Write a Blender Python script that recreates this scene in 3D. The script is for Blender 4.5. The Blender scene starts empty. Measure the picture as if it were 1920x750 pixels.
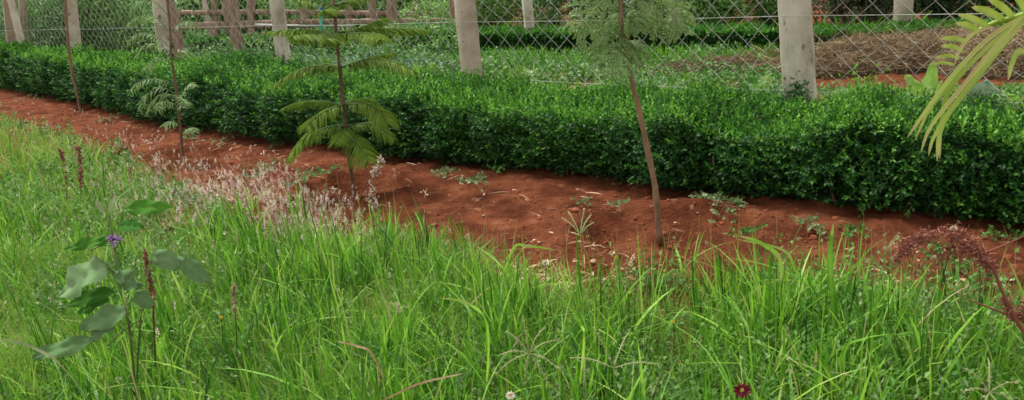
import bpy, math, numpy as np
from mathutils import Vector
rng = np.random.default_rng(11)
COL = bpy.context.scene.collection

# ------------------------------------------------------------------ camera
CH, PIT, ROL, FOC = 1.2, math.radians(17.4), math.radians(5.5), 1500.0
FW = np.array([0, math.cos(PIT), -math.sin(PIT)]); U0 = np.array([0, math.sin(PIT), math.cos(PIT)]); R0 = np.array([1., 0, 0])
UP = U0*math.cos(ROL)+R0*math.sin(ROL); RT = R0*math.cos(ROL)-U0*math.sin(ROL); CP = np.array([0, 0, CH])
def ray(x, y): return FW+RT*(x-960)/FOC-UP*(y-375)/FOC
def G(x, y, z=0.0):
    d = ray(x, y); return CP+d*(z-CH)/d[2]
def D(x, y, dep): return CP+ray(x, y)*dep
def Yp(x, y, yy):
    d = ray(x, y); return CP+d*yy/d[1]
def PX(p):
    q = np.asarray(p, float)-CP; w = q@FW
    w = np.where(np.abs(w) < 1e-3, 1e-3, w)
    return 960+FOC*(q@RT)/w, 375-FOC*(q@UP)/w, w

# ------------------------------------------------------------------ noise
def _h(i, j, k):
    n = (i*374761393+j*668265263+k*2147483647*0+k*1274126177) & 0xffffffff
    n = ((n ^ (n >> 13))*1274126177) & 0xffffffff
    return ((n ^ (n >> 16)) & 0xffff)/65535.0
def vnoise(x, y, z=0.0):
    x, y, z = np.broadcast_arrays(np.asarray(x, float), np.asarray(y, float), np.asarray(z, float))
    i = np.floor(x).astype(np.int64); j = np.floor(y).astype(np.int64); k = np.floor(z).astype(np.int64)
    fx, fy, fz = x-i, y-j, z-k
    fx = fx*fx*(3-2*fx); fy = fy*fy*(3-2*fy); fz = fz*fz*(3-2*fz)
    r = 0
    for a in (0, 1):
        for b in (0, 1):
            for c in (0, 1):
                r = r+_h(i+a+1000, j+b+1000, k+c+1000)*(fx if a else 1-fx)*(fy if b else 1-fy)*(fz if c else 1-fz)
    return r*2-1
def fbm(x, y, z=0.0, o=4):
    r = 0; a = 1.0; t = 0
    for n in range(o):
        r = r+a*vnoise(np.asarray(x)*2**n+n*17.3, np.asarray(y)*2**n+n*9.1, np.asarray(z)*2**n); t += a; a *= .5
    return r/t

# ------------------------------------------------------------------ mesh buffer
class MB:
    def __init__(s): s.v = []; s.f = []; s.t = []; s.n = 0
    def add(s, v, f, t):
        v = np.asarray(v, float).reshape(-1, 3); f = np.asarray(f, np.int64)
        if len(v) == 0: return
        s.v.append(v); s.f.append(f+s.n)
        s.t.append(np.broadcast_to(np.asarray(t, float), (len(v),)).copy()); s.n += len(v)
    def build(s, name, mat, parent=None, smooth=False, loc=None):
        v = np.concatenate(s.v)
        if parent is not None: v = v-np.array(parent.location)
        elif loc is not None: v = v-np.asarray(loc)
        me = bpy.data.meshes.new(name)
        li = np.concatenate([f.ravel() for f in s.f]); tot = np.concatenate([np.full(len(f), f.shape[1]) for f in s.f])
        me.vertices.add(len(v)); me.vertices.foreach_set('co', v.astype(np.float32).ravel())
        me.loops.add(len(li)); me.loops.foreach_set('vertex_index', li.astype(np.int32))
        me.polygons.add(len(tot)); st = np.concatenate([[0], np.cumsum(tot)[:-1]])
        me.polygons.foreach_set('loop_start', st.astype(np.int32)); me.polygons.foreach_set('loop_total', tot.astype(np.int32))
        if smooth: me.polygons.foreach_set('use_smooth', np.ones(len(tot), bool))
        me.update(calc_edges=True)
        a = me.attributes.new('tint', 'FLOAT', 'POINT'); a.data.foreach_set('value', np.concatenate(s.t).astype(np.float32))
        me.materials.append(mat)
        o = bpy.data.objects.new(name, me); COL.objects.link(o)
        if parent is not None: o.parent = parent
        elif loc is not None: o.location = tuple(loc)
        return o
def capf(mb, first, k, rev=False):
    f = np.arange(k)+first; mb.f.append((f[::-1] if rev else f)[None])
def norm(a): return a/np.maximum(np.linalg.norm(a, axis=-1, keepdims=True), 1e-9)

def ribbons(mb, pts, wid, side, tint):
    """pts (n,k,3) wid (n,k) side (n,3) or (n,k,3)"""
    n, k, _ = pts.shape
    if side.ndim == 2: side = side[:, None, :]
    a = pts-side*wid[..., None]/2; b = pts+side*wid[..., None]/2
    v = np.stack([a, b], 2).reshape(-1, 3)
    base = (np.arange(n)*k*2)[:, None]+(np.arange(k-1)*2)[None, :]
    f = np.stack([base, base+1, base+3, base+2], -1).reshape(-1, 4)
    mb.add(v, f, np.repeat(tint, k*2))
def leaves(mb, p, d, nrm, L, W, tint, fold=.25):
    """folded diamond leaves: p base (n,3), d direction, nrm normal"""
    n = len(p)
    if n == 0: return
    d = norm(d); s = norm(np.cross(d, nrm)); up = np.cross(s, d)
    L = np.broadcast_to(L, (n,))[:, None]; W = np.broadcast_to(W, (n,))[:, None]
    mid = p+d*L*.45
    l = mid-s*W/2+up*W*fold; r = mid+s*W/2+up*W*fold; t = p+d*L
    v = np.stack([p, l, t, r], 1).reshape(-1, 3)
    b = np.arange(n)*4
    f = np.concatenate([np.stack([b, b+2, b+1], 1), np.stack([b, b+3, b+2], 1)])
    mb.add(v, f, np.repeat(np.broadcast_to(tint, (n,)), 4))
def tube(mb, pts, rad, sides=6, tint=.5, cap=True):
    pts = np.asarray(pts, float); n = len(pts); rad = np.broadcast_to(rad, (n,))
    tg = norm(np.gradient(pts, axis=0)); ref = np.array([.31, .17, .93]) if abs(tg[0][2]) < .8 else np.array([.9, .3, .1])
    s = norm(np.cross(tg, ref)); u = np.cross(s, tg)
    an = np.arange(sides)/sides*2*math.pi
    v = pts[:, None]+(s[:, None]*np.cos(an)[None, :, None]+u[:, None]*np.sin(an)[None, :, None])*rad[:, None, None]
    i = np.arange(n-1)[:, None]*sides; j = np.arange(sides)[None]; jj = (j+1) % sides
    f = np.stack([i+j, i+jj, i+sides+jj, i+sides+j], -1).reshape(-1, 4)
    mb.add(v.reshape(-1, 3), f, tint)
    if cap:
        capf(mb, mb.n-sides, sides); capf(mb, mb.n-sides*n, sides, True)
def bez(P, n=12):
    """smooth curve through control points (Catmull-Rom)"""
    P = np.asarray(P, float)
    if len(P) == 2: return P[0]+(P[1]-P[0])*np.linspace(0, 1, n)[:, None]
    Q = np.vstack([2*P[0]-P[1], P, 2*P[-1]-P[-2]]); out = []
    for t in np.linspace(0, len(P)-1-1e-6, n):
        i = int(t); u = t-i; a, b, c, d = Q[i:i+4]
        out.append(.5*((2*b)+(-a+c)*u+(2*a-5*b+4*c-d)*u*u+(-a+3*b-3*c+d)*u**3))
    return np.array(out)
def box(mb, c, sx, sy, sz, yaw=0, tint=.5, taper=1.0, bev=.008, lean=(0, 0), segs=6, jit=0):
    """bevelled upright post / beam; c = centre of base"""
    q = []
    for (x, y) in ((-1, -1), (1, -1), (1, 1), (-1, 1)):
        for k in (0, 1):
            if (x*y > 0) ^ (k == 0): q.append((x*(sx/2), y*(sy/2-bev)))
            else: q.append((x*(sx/2-bev), y*(sy/2)))
    an = [math.atan2(b, a) for a, b in q]; q = [q[i] for i in np.argsort(an)]
    q = np.array(q); rings = []
    for i in range(segs+1):
        t = i/segs; k = 1+(taper-1)*t; r = q*k
        x = r[:, 0]*math.cos(yaw)-r[:, 1]*math.sin(yaw); y = r[:, 0]*math.sin(yaw)+r[:, 1]*math.cos(yaw)
        ring = np.stack([x+c[0]+lean[0]*sz*t, y+c[1]+lean[1]*sz*t, np.full(8, c[2]+sz*t)], 1)
        rings.append(ring+rng.normal(0, jit, (8, 3)))
    v = np.concatenate(rings); j = np.arange(8); jj = (j+1) % 8
    f = np.concatenate([np.stack([i*8+j, i*8+jj, i*8+8+jj, i*8+8+j], 1) for i in range(segs)])
    mb.add(v, f, tint); capf(mb, mb.n-8, 8); capf(mb, mb.n-len(v), 8, True)
def beam(mb, a, b, w, h, tint=.5, jit=0.0, segs=8):
    a = np.asarray(a, float); b = np.asarray(b, float); d = norm(b-a); s = norm(np.cross(d, [0, 0, 1.])); u = np.cross(s, d)
    rings = []
    for i in range(segs+1):
        p = a+(b-a)*i/segs
        rings.append(np.array([p+s*x*w/2+u*y*h/2 for x, y in ((-1, -.8), (-.8, -1), (.8, -1), (1, -.8), (1, .8), (.8, 1), (-.8, 1), (-1, .8))])+rng.normal(0, jit, (8, 3)))
    v = np.concatenate(rings); j = np.arange(8); jj = (j+1) % 8
    f = np.concatenate([np.stack([i*8+j, i*8+jj, i*8+8+jj, i*8+8+j], 1) for i in range(segs)])
    mb.add(v, f, tint); capf(mb, mb.n-8, 8); capf(mb, mb.n-len(v), 8, True)

# ------------------------------------------------------------------ materials
def newmat(name):
    m = bpy.data.materials.new(name); m.use_nodes = True; nt = m.node_tree; nt.nodes.clear()
    return m, nt, nt.nodes.new('ShaderNodeOutputMaterial')
def ramp(nt, cols):
    r = nt.nodes.new('ShaderNodeValToRGB'); e = r.color_ramp.elements
    while len(e) < len(cols): e.new(.5)
    for k, (p, c) in enumerate(cols): e[k].position = p; e[k].color = (*c, 1)
    return r
def leafmat(name, cols, trans=.35, rough=.55, spec=.3, nscale=30, namt=.25):
    m, nt, out = newmat(name); N = nt.nodes; L = nt.links
    a = N.new('ShaderNodeAttribute'); a.attribute_name = 'tint'
    tc = N.new('ShaderNodeTexCoord'); nz = N.new('ShaderNodeTexNoise'); nz.inputs['Scale'].default_value = nscale; nz.inputs['Detail'].default_value = 3
    L.new(tc.outputs['Object'], nz.inputs['Vector'])
    ma = N.new('ShaderNodeMath'); ma.operation = 'MULTIPLY_ADD'; ma.inputs[1].default_value = namt; L.new(nz.outputs['Fac'], ma.inputs[0])
    su = N.new('ShaderNodeMath'); su.operation = 'SUBTRACT'; su.inputs[1].default_value = namt/2
    L.new(a.outputs['Fac'], ma.inputs[2]); L.new(ma.outputs[0], su.inputs[0])
    r = ramp(nt, cols); L.new(su.outputs[0], r.inputs[0])
    p = N.new('ShaderNodeBsdfPrincipled'); p.inputs['Roughness'].default_value = rough; p.inputs['Specular IOR Level'].default_value = spec
    L.new(r.outputs[0], p.inputs['Base Color'])
    if trans > 0:
        t = N.new('ShaderNodeBsdfTranslucent'); L.new(r.outputs[0], t.inputs['Color'])
        mx = N.new('ShaderNodeMixShader'); mx.inputs[0].default_value = trans
        L.new(p.outputs[0], mx.inputs[1]); L.new(t.outputs[0], mx.inputs[2]); L.new(mx.outputs[0], out.inputs[0])
    else: L.new(p.outputs[0], out.inputs[0])
    return m
def solidmat(name, cols, scale=8, detail=6, rough=.85, bump=.3, bscale=60, stretch=(1, 1, 1), dist=.01, spots=None, spec=.25):
    m, nt, out = newmat(name); N = nt.nodes; L = nt.links
    tc = N.new('ShaderNodeTexCoord'); mp = N.new('ShaderNodeMapping'); mp.inputs['Scale'].default_value = stretch
    L.new(tc.outputs['Object'], mp.inputs[0])
    nz = N.new('ShaderNodeTexNoise'); nz.inputs['Scale'].default_value = scale; nz.inputs['Detail'].default_value = detail; nz.inputs['Roughness'].default_value = .65
    L.new(mp.outputs[0], nz.inputs['Vector']); r = ramp(nt, cols); L.new(nz.outputs['Fac'], r.inputs[0])
    p = N.new('ShaderNodeBsdfPrincipled'); p.inputs['Roughness'].default_value = rough; p.inputs['Specular IOR Level'].default_value = spec
    src = r.outputs[0]
    if spots:
        n2 = N.new('ShaderNodeTexNoise'); n2.inputs['Scale'].default_value = spots[0]; n2.inputs['Detail'].default_value = 4; L.new(mp.outputs[0], n2.inputs['Vector'])
        r2 = ramp(nt, [(spots[1], (0, 0, 0)), (spots[1]+.06, (1, 1, 1))]); L.new(n2.outputs['Fac'], r2.inputs[0])
        mx = N.new('ShaderNodeMix'); mx.data_type = 'RGBA'; L.new(r2.outputs[0], mx.inputs[0]); L.new(src, mx.inputs[6]); mx.inputs[7].default_value = (*spots[2], 1)
        src = mx.outputs[2]
    L.new(src, p.inputs['Base Color'])
    b = N.new('ShaderNodeBump'); b.inputs['Strength'].default_value = bump; b.inputs['Distance'].default_value = dist
    n3 = N.new('ShaderNodeTexNoise'); n3.inputs['Scale'].default_value = bscale; n3.inputs['Detail'].default_value = 8; n3.inputs['Roughness'].default_value = .7
    L.new(mp.outputs[0], n3.inputs['Vector']); L.new(n3.outputs['Fac'], b.inputs['Height']); L.new(b.outputs[0], p.inputs['Normal'])
    L.new(p.outputs[0], out.inputs[0]); return m

M = {}
M['soil'] = solidmat('red_soil', [(.3, (.050, .016, .008)), (.44, (.115, .034, .016)), (.6, (.20, .064, .030)), (.76, (.30, .125, .072))], 4.5, 9, .95, 1, 34, dist=.045, spots=(14, .64, (.27, .13, .08)), spec=.05)
M['clod'] = solidmat('soil_clod', [(.3, (.10, .026, .012)), (.7, (.24, .075, .04))], 9, 4, .95, .5, 90, spec=.1)
M['stone'] = solidmat('pale_stone', [(.3, (.28, .14, .09)), (.7, (.45, .30, .22))], 9, 4, .9, .5, 90, spec=.1)
M['hedge'] = leafmat('hedge_leaf', [(0, (.009, .038, .012)), (.35, (.021, .085, .017)), (.62, (.054, .185, .018)), (.85, (.13, .34, .026)), (1, (.18, .42, .055))], .34, .52, .3)
M['hedgecore'] = solidmat('hedge_inner_shade', [(.35, (.008, .018, .008)), (.7, (.02, .045, .014))], 60, 4, .95, 1, 80, dist=.02)  # near-black green for the solid hedge cores, inner shade put into the colour
M['grass'] = leafmat('grass_blade', [(0, (.014, .062, .009)), (.3, (.046, .16, .012)), (.6, (.135, .35, .022)), (.88, (.29, .52, .055)), (.97, (.36, .36, .14)), (1, (.42, .32, .17))], .38, .5, .3)
M['lowgrass'] = leafmat('low_grass_blade', [(0, (.022, .068, .011)), (.35, (.085, .21, .020)), (.7, (.22, .42, .05)), (.9, (.32, .37, .11)), (1, (.38, .27, .15))], .38, .55, .25)
M['weed'] = leafmat('weed_leaf', [(0, (.02, .075, .015)), (.5, (.06, .18, .025)), (.85, (.14, .28, .06)), (1, (.24, .33, .14))], .3, .55, .3)
M['paleweed'] = leafmat('pale_weed_leaf', [(0, (.08, .14, .05)), (.5, (.16, .25, .10)), (1, (.32, .36, .20))], .3, .6, .25)
M['seed'] = leafmat('dry_seed_head', [(0, (.24, .175, .14)), (.5, (.47, .38, .32)), (1, (.68, .61, .55))], .3, .8, .1)
M['straw'] = leafmat('dry_straw', [(0, (.22, .11, .06)), (.5, (.46, .31, .19)), (1, (.68, .54, .38))], .15, .8, .15)
M['mulch'] = leafmat('dead_brush', [(0, (.055, .036, .022)), (.5, (.20, .140, .085)), (1, (.42, .32, .20))], .1, .85, .15)
M['shrubA'] = leafmat('shrub_leaf', [(0, (.035, .10, .03)), (.5, (.11, .26, .06)), (.85, (.21, .41, .10)), (1, (.32, .50, .18))], .32, .5, .35)
M['shrubB'] = leafmat('dark_shrub_leaf', [(0, (.018, .055, .022)), (.5, (.05, .13, .045)), (.85, (.11, .24, .075)), (1, (.18, .32, .12))], .28, .5, .35)
M['shrubC'] = leafmat('dull_shrub_leaf', [(0, (.03, .05, .03)), (.5, (.075, .115, .055)), (.85, (.13, .18, .085)), (1, (.21, .24, .14))], .28, .6, .3)
M['glauc'] = leafmat('bluish_leaf', [(0, (.06, .12, .07)), (.5, (.14, .25, .15)), (1, (.26, .38, .25))], .25, .5, .35, 12, .4)
M['banana'] = leafmat('yellow_green_leaf', [(0, (.09, .22, .03)), (.5, (.20, .40, .06)), (1, (.36, .55, .15))], .35, .5, .35, 14, .3)
M['conc'] = solidmat('rough_concrete', [(.3, (.27, .22, .17)), (.5, (.50, .46, .39)), (.7, (.66, .62, .54))], 7, 9, .9, .8, 40, (1, 1, .45), dist=.010, spots=(16, .62, (.22, .18, .14)))
M['concd'] = solidmat('weathered_concrete', [(.25, (.22, .18, .14)), (.5, (.39, .33, .27)), (.75, (.52, .46, .38))], 5, 8, .9, .55, 45, dist=.006, spots=(20, .64, (.12, .09, .07)))
M['timber'] = solidmat('weathered_timber', [(.25, (.10, .065, .045)), (.5, (.26, .18, .135)), (.75, (.44, .34, .27))], 6, 8, .9, .7, 30, (4, 4, .7), .01)
M['wire'] = solidmat('galvanised_wire', [(.3, (.28, .30, .285)), (.7, (.55, .57, .54))], 9, 3, .5, .1, 50)
M['bark'] = solidmat('sapling_bark', [(.3, (.14, .085, .05)), (.7, (.30, .19, .12))], 24, 5, .85, .6, 80, (1, 1, .5), .003)
M['barkd'] = solidmat('dark_sapling_bark', [(.3, (.075, .042, .028)), (.7, (.21, .125, .082))], 24, 5, .85, .6, 80, (1, 1, .5), .003)
M['arau'] = leafmat('conifer_needle', [(0, (.040, .090, .012)), (.5, (.115, .22, .022)), (1, (.25, .37, .045))], .3, .55, .3)
M['jaca'] = leafmat('feathery_leaflet', [(0, (.045, .10, .03)), (.5, (.12, .22, .065)), (1, (.27, .38, .14))], .35, .55, .3)
M['palm'] = leafmat('palm_leaflet', [(0, (.11, .20, .02)), (.5, (.27, .40, .05)), (.85, (.42, .50, .12)), (1, (.42, .34, .16))], .3, .4, .4, 20, .2)
M['big'] = leafmat('broad_leaf', [(0, (.06, .135, .045)), (.5, (.125, .225, .095)), (1, (.23, .34, .18))], .2, .85, .08, 26, .5)
M['bigg'] = leafmat('fresh_broad_leaf', [(0, (.02, .085, .012)), (.5, (.05, .17, .018)), (1, (.10, .27, .035))], .35, .75, .12, 22, .45)
M['thatch'] = leafmat('thatch_stem', [(0, (.03, .04, .012)), (.5, (.07, .09, .025)), (.8, (.13, .11, .05)), (1, (.24, .17, .10))], .1, .8, .1)
M['weedstem'] = solidmat('green_brown_stem', [(.3, (.08, .14, .04)), (.7, (.17, .19, .08))], 30, 4, .7, .3, 80)
M['purple'] = leafmat('purple_petal', [(0, (.22, .12, .32)), (1, (.45, .32, .55))], .3, .6, .2)
M['redweed'] = leafmat('red_weed', [(0, (.10, .028, .020)), (.5, (.20, .068, .05)), (1, (.36, .17, .12))], .15, .7, .2)
M['white'] = leafmat('white_petal', [(0, (.65, .62, .5)), (1, (.8, .78, .7))], .3, .6, .2)
M['yellow'] = leafmat('yellow_petal', [(0, (.6, .4, .05)), (1, (.75, .6, .12))], .2, .6, .2)
M['maroon'] = leafmat('maroon_petal', [(0, (.10, .006, .02)), (1, (.24, .02, .05))], .2, .6, .2)
M['orange'] = solidmat('orange_peel', [(.3, (.55, .17, .05)), (.7, (.75, .42, .22))], 14, 4, .7, .4, 60)
M['plastic'] = solidmat('pale_plastic', [(.3, (.45, .52, .45)), (.7, (.62, .68, .60))], 10, 3, .5, .2, 40)
M['blue'] = solidmat('blue_plastic', [(.3, (.02, .12, .42)), (.7, (.03, .18, .55))], 8, 2, .4, .05, 40)
M['green'] = solidmat('green_pipe', [(.3, (.03, .22, .14)), (.7, (.05, .30, .20))], 8, 2, .5, .05, 40)
M['pipe'] = solidmat('pale_pipe', [(.3, (.38, .40, .38)), (.7, (.52, .54, .50))], 6, 3, .5, .1, 40)
M['paper'] = solidmat('yellow_paper', [(.3, (.6, .5, .2)), (.7, (.72, .62, .32))], 6, 3, .7, .1, 40)
M['redpaper'] = solidmat('red_print', [(.3, (.5, .05, .06)), (.7, (.6, .09, .09))], 6, 3, .7, .1, 40)

# ------------------------------------------------------------------ object helpers
def tag(o, label=None, cat=None, group=None, kind=None):
    if label: o['label'] = label
    if cat: o['category'] = cat
    if group: o['group'] = group
    if kind: o['kind'] = kind
    return o
def empty(name, loc, label, cat, group=None):
    o = bpy.data.objects.new(name, None); o.location = tuple(loc); o.empty_display_size = .1; COL.objects.link(o)
    return tag(o, label, cat, group)

# ------------------------------------------------------------------ layout
FA = G(1503, 300); FB = G(888, 300-61.5); FD = (FB-FA)[:2]; FSP = np.linalg.norm(FD); FD = FD/FSP        # fence: first post, direction (away, left)
FN = np.array([-FD[1], FD[0]]);
if FN@(-FA[:2]) < 0: FN = -FN                                                                            # towards the path
def fence_at(px, py, off=0.0):
    """point of the vertical fence plane (moved off towards the path) seen at a pixel"""
    d = ray(px, py); n = FN; o = FA[:2]+n*off
    t = ((o-CP[:2])@n)/(d[:2]@n); return CP+d*t
def fs(p): return (np.asarray(p)[..., :2]-FA[:2])@FD
def fpt(s, off, z=0.0):
    s, off, z = np.broadcast_arrays(np.asarray(s, float), np.asarray(off, float), np.asarray(z, float))
    return np.stack([FA[0]+FD[0]*s+FN[0]*off, FA[1]+FD[1]*s+FN[1]*off, z], -1)
hf = np.array([G(*p) for p in [(0, 166), (160, 198), (330, 240), (560, 277), (750, 299), (1000, 330), (1250, 360), (1500, 392), (1920, 440)]])
hs = fs(hf); ho = (hf[:, :2]-FA[:2])@FN; k_ = np.argsort(hs); hs = hs[k_]; ho = ho[k_]
BX = np.cumsum(rng.uniform(.26, .50, 60))-3.4; BA = rng.uniform(-.045, .055, 60); BB = rng.uniform(-.06, .055, 60)
def bush(s, A):
    k = np.clip(np.searchsorted(BX, s), 1, 59); a = BX[k-1]; b = BX[k]; u = (s-a)/(b-a)
    return A[k]*np.sin(math.pi*u)+.045*(np.abs(np.sin(math.pi*u))**.7-.65)
def Hoff0(s): return np.interp(s, hs, ho)
def Hoff(s): return Hoff0(s)+bush(s, BB)
BACK = .13
ht = np.array([fence_at(*p, BACK) for p in [(0, 94), (150, 104), (350, 116), (500, 124), (620, 137), (900, 154), (1200, 172), (1450, 190), (1700, 200), (1920, 208)]])
ts = fs(ht); tz = ht[:, 2]; k_ = np.argsort(ts); ts = ts[k_]; tz = tz[k_]
def Htop(s): return np.interp(s, ts, tz)+bush(s, BA)*.9

T1 = G(1236, 432); T2 = G(662, 352); T3 = G(341, 296); T4 = G(150, 205)
GE = [(-500, 120), (-200, 170), (0, 222), (150, 262), (260, 300), (330, 350), (450, 392), (600, 428), (700, 462), (850, 484), (1000, 510), (1150, 515), (1300, 512), (1450, 530), (1650, 560), (1920, 600), (2300, 650)]
def edge(px): return np.interp(px, [g[0] for g in GE], [g[1] for g in GE])

def gz(x, y):
    z = .022*fbm(x*1.3, y*1.3, 0, 3)+.028*fbm(x*6, y*6, 3.3, 3)+.014*fbm(x*20, y*22, 7.7, 2)
    z = z+.010*np.maximum(0, fbm(x*4.2+3, y*9+5, 1.2, 3))*2
    for (c, r, d) in ((T1, .30, .07), (T2, .26, .08), (T3, .30, .07), (T4, .3, .04)):
        q = np.hypot((x-c[0])*.8, y-c[1]+.03)/r*(1+.18*fbm(x*5, y*5, 2, 2))
        z = z-d*np.clip((1.05-q)*2.2, 0, 1)+.03*np.exp(-((q-1.15)/.18)**2)
    px, py, w = PX(np.stack([x, y, np.zeros_like(x)], -1))
    # dug lip between the path and the grass
    lip = np.clip((py-edge(px)+42)/16, 0, 1)*np.clip((px-950)/80, 0, 1)*np.clip((1420-px)/80, 0, 1)*np.where(w > .5, 1, 0)
    z = z-.035*lip
    return z

# ground
def axis(a0, f0, f1, a1, st, far):
    fine = np.arange(f0, f1, st); g = []; x = f1; d = st
    while x < a1: g.append(x); d *= 1.25; x += d
    g.append(a1); h = []; x = f0-st; d = st
    while x > a0: h.append(x); d *= 1.25; x -= d
    h.append(a0); return np.concatenate([h[::-1], fine, g])
xs = axis(-400, -4.5, 3.2, 400, .019, 0); ys = axis(-300, 1.6, 6.4, 600, .016, 0)
X, Y = np.meshgrid(xs, ys); Z = gz(X, Y)*np.clip((60-np.hypot(X, Y))/30, 0, 1)
mb = MB(); ny, nx = X.shape; i = np.arange(ny-1)[:, None]*nx; j = np.arange(nx-1)[None]
mb.add(np.stack([X, Y, Z], -1).reshape(-1, 3), np.stack([i+j, i+j+1, i+nx+j+1, i+nx+j], -1).reshape(-1, 4), .5)
tag(mb.build('ground', M['soil'], smooth=True), kind='structure')

# clods and pebbles on the path
def blob(n_u=6, n_v=5):
    v = [(0, 0, 1)]
    for a in range(1, n_v-1+1):
        th = math.pi*a/(n_v+0); v += [(math.sin(th)*math.cos(2*math.pi*b/n_u), math.sin(th)*math.sin(2*math.pi*b/n_u), math.cos(th)) for b in range(n_u)]
    v.append((0, 0, -1)); f = []
    for b in range(n_u): f.append((0, 1+b, 1+(b+1) % n_u))
    for a in range(n_v-2):
        for b in range(n_u):
            p, q = 1+a*n_u+b, 1+a*n_u+(b+1) % n_u; f += [(p, p+n_u, q+n_u), (p, q+n_u, q)]
    l = len(v)-1; s = 1+(n_v-2)*n_u
    for b in range(n_u): f.append((l, s+(b+1) % n_u, s+b))
    return np.array(v), np.array(f)
BV, BF = blob()
def scatter_blobs(mb, p, size, flat=.7):
    n = len(p); s = BV[None]*(1+rng.normal(0, .22, (n, len(BV), 1)))*np.array([1, 1, flat])
    s = s*(size[:, None, None]*rng.uniform(.7, 1.3, (n, 1, 3))); a = rng.uniform(0, 6.28, n)[:, None]
    x = s[..., 0]*np.cos(a)-s[..., 1]*np.sin(a); y = s[..., 0]*np.sin(a)+s[..., 1]*np.cos(a)
    v = np.stack([x, y, s[..., 2]], -1)+p[:, None]
    mb.add(v.reshape(-1, 3), (BF[None]+(np.arange(n)*len(BV))[:, None, None]).reshape(-1, 3), .5)
def area(n, x0, x1, y0, y1):
    return rng.uniform(x0, x1, n), rng.uniform(y0, y1, n)
def hedge_clear(x, y): return ((np.stack([x, y], -1)-FA[:2])@FN)-Hoff((np.stack([x, y], -1)-FA[:2])@FD)
x, y = area(90000, -7, 3, 2, 10); P = np.stack([x, y, 0*x], -1); px, py, w = PX(P)
ok = (py < edge(px)+60) & (hedge_clear(x, y) > .05) & (w > 1) & (rng.random(len(x)) < np.clip(.25+fbm(x*2, y*2, 4)*1.2, .03, 1))
x, y = x[ok], y[ok]; sz = np.clip(rng.lognormal(-5.45, .55, len(x)), .002, .02)
mb = MB(); scatter_blobs(mb, np.stack([x, y, gz(x, y)+sz*.05], -1), sz, .6)
tag(mb.build('soil_clods', M['clod']), 'loose crumbly clods of red soil scattered on the bare strip', 'soil', kind='stuff')
ok = rng.random(len(x)) < .05; x, y, sz = x[ok], y[ok], sz[ok]*1.0
mb = MB(); scatter_blobs(mb, np.stack([x+.05, y+.03, gz(x+.05, y+.03)+sz*.25], -1), sz, .5)
tag(mb.build('gravel', M['stone'], smooth=True), 'small pale pebbles strewn over the red soil strip', 'gravel', kind='stuff')

# ------------------------------------------------------------------ near hedge
def sprigs(mb, base, axis_, L, nl, leafL, leafW, tint, spread=.9):
    n = len(base); axis_ = norm(axis_)
    rv = norm(rng.normal(size=(n, 3))); a = norm(np.cross(axis_, rv)); b = np.cross(axis_, a)
    for k in range(nl):
        t = (k+.6)/nl; ang = k*2.4+rng.uniform(-.4, .4, n)
        side = a*np.cos(ang)[:, None]+b*np.sin(ang)[:, None]
        p = base+axis_*(L*t)[:, None]; d = axis_*(.45+.5*t)+side*spread*(1.1-.5*t)+rng.normal(0, .15, (n, 3))
        nr = axis_+rng.normal(0, .3, (n, 3))+np.array([0, 0, .5])
        leaves(mb, p, d, nr, leafL*rng.uniform(.7, 1.2, n), leafW*rng.uniform(.8, 1.2, n), np.clip(tint+rng.normal(0, .07, n)+.08*t, 0, 1))
def lumps(s, z): return .072*fbm(s*2.2, z*2.6, 5.1, 3)+.038*vnoise(s*8, z*8, 2.2)
he = empty('hedge', fpt(4, .45, 0), 'long low clipped hedge of small dark leaves in front of the wire fence', 'hedge')
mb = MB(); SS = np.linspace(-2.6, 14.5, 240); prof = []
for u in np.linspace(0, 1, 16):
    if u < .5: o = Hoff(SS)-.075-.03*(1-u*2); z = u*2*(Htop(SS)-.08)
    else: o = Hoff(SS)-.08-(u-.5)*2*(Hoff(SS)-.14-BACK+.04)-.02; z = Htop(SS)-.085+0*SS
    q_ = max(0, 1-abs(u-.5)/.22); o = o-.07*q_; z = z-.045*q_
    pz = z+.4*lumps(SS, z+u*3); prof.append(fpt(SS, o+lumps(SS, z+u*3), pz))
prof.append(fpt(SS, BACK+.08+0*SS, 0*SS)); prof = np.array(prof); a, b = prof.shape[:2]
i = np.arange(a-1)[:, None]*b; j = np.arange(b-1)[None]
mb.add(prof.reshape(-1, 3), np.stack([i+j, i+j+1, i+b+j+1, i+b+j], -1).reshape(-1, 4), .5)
mb.build('inside', M['hedgecore'], he)  # solid dark core standing in for the shade behind the leaves
mb = MB(); top = MB()
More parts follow.
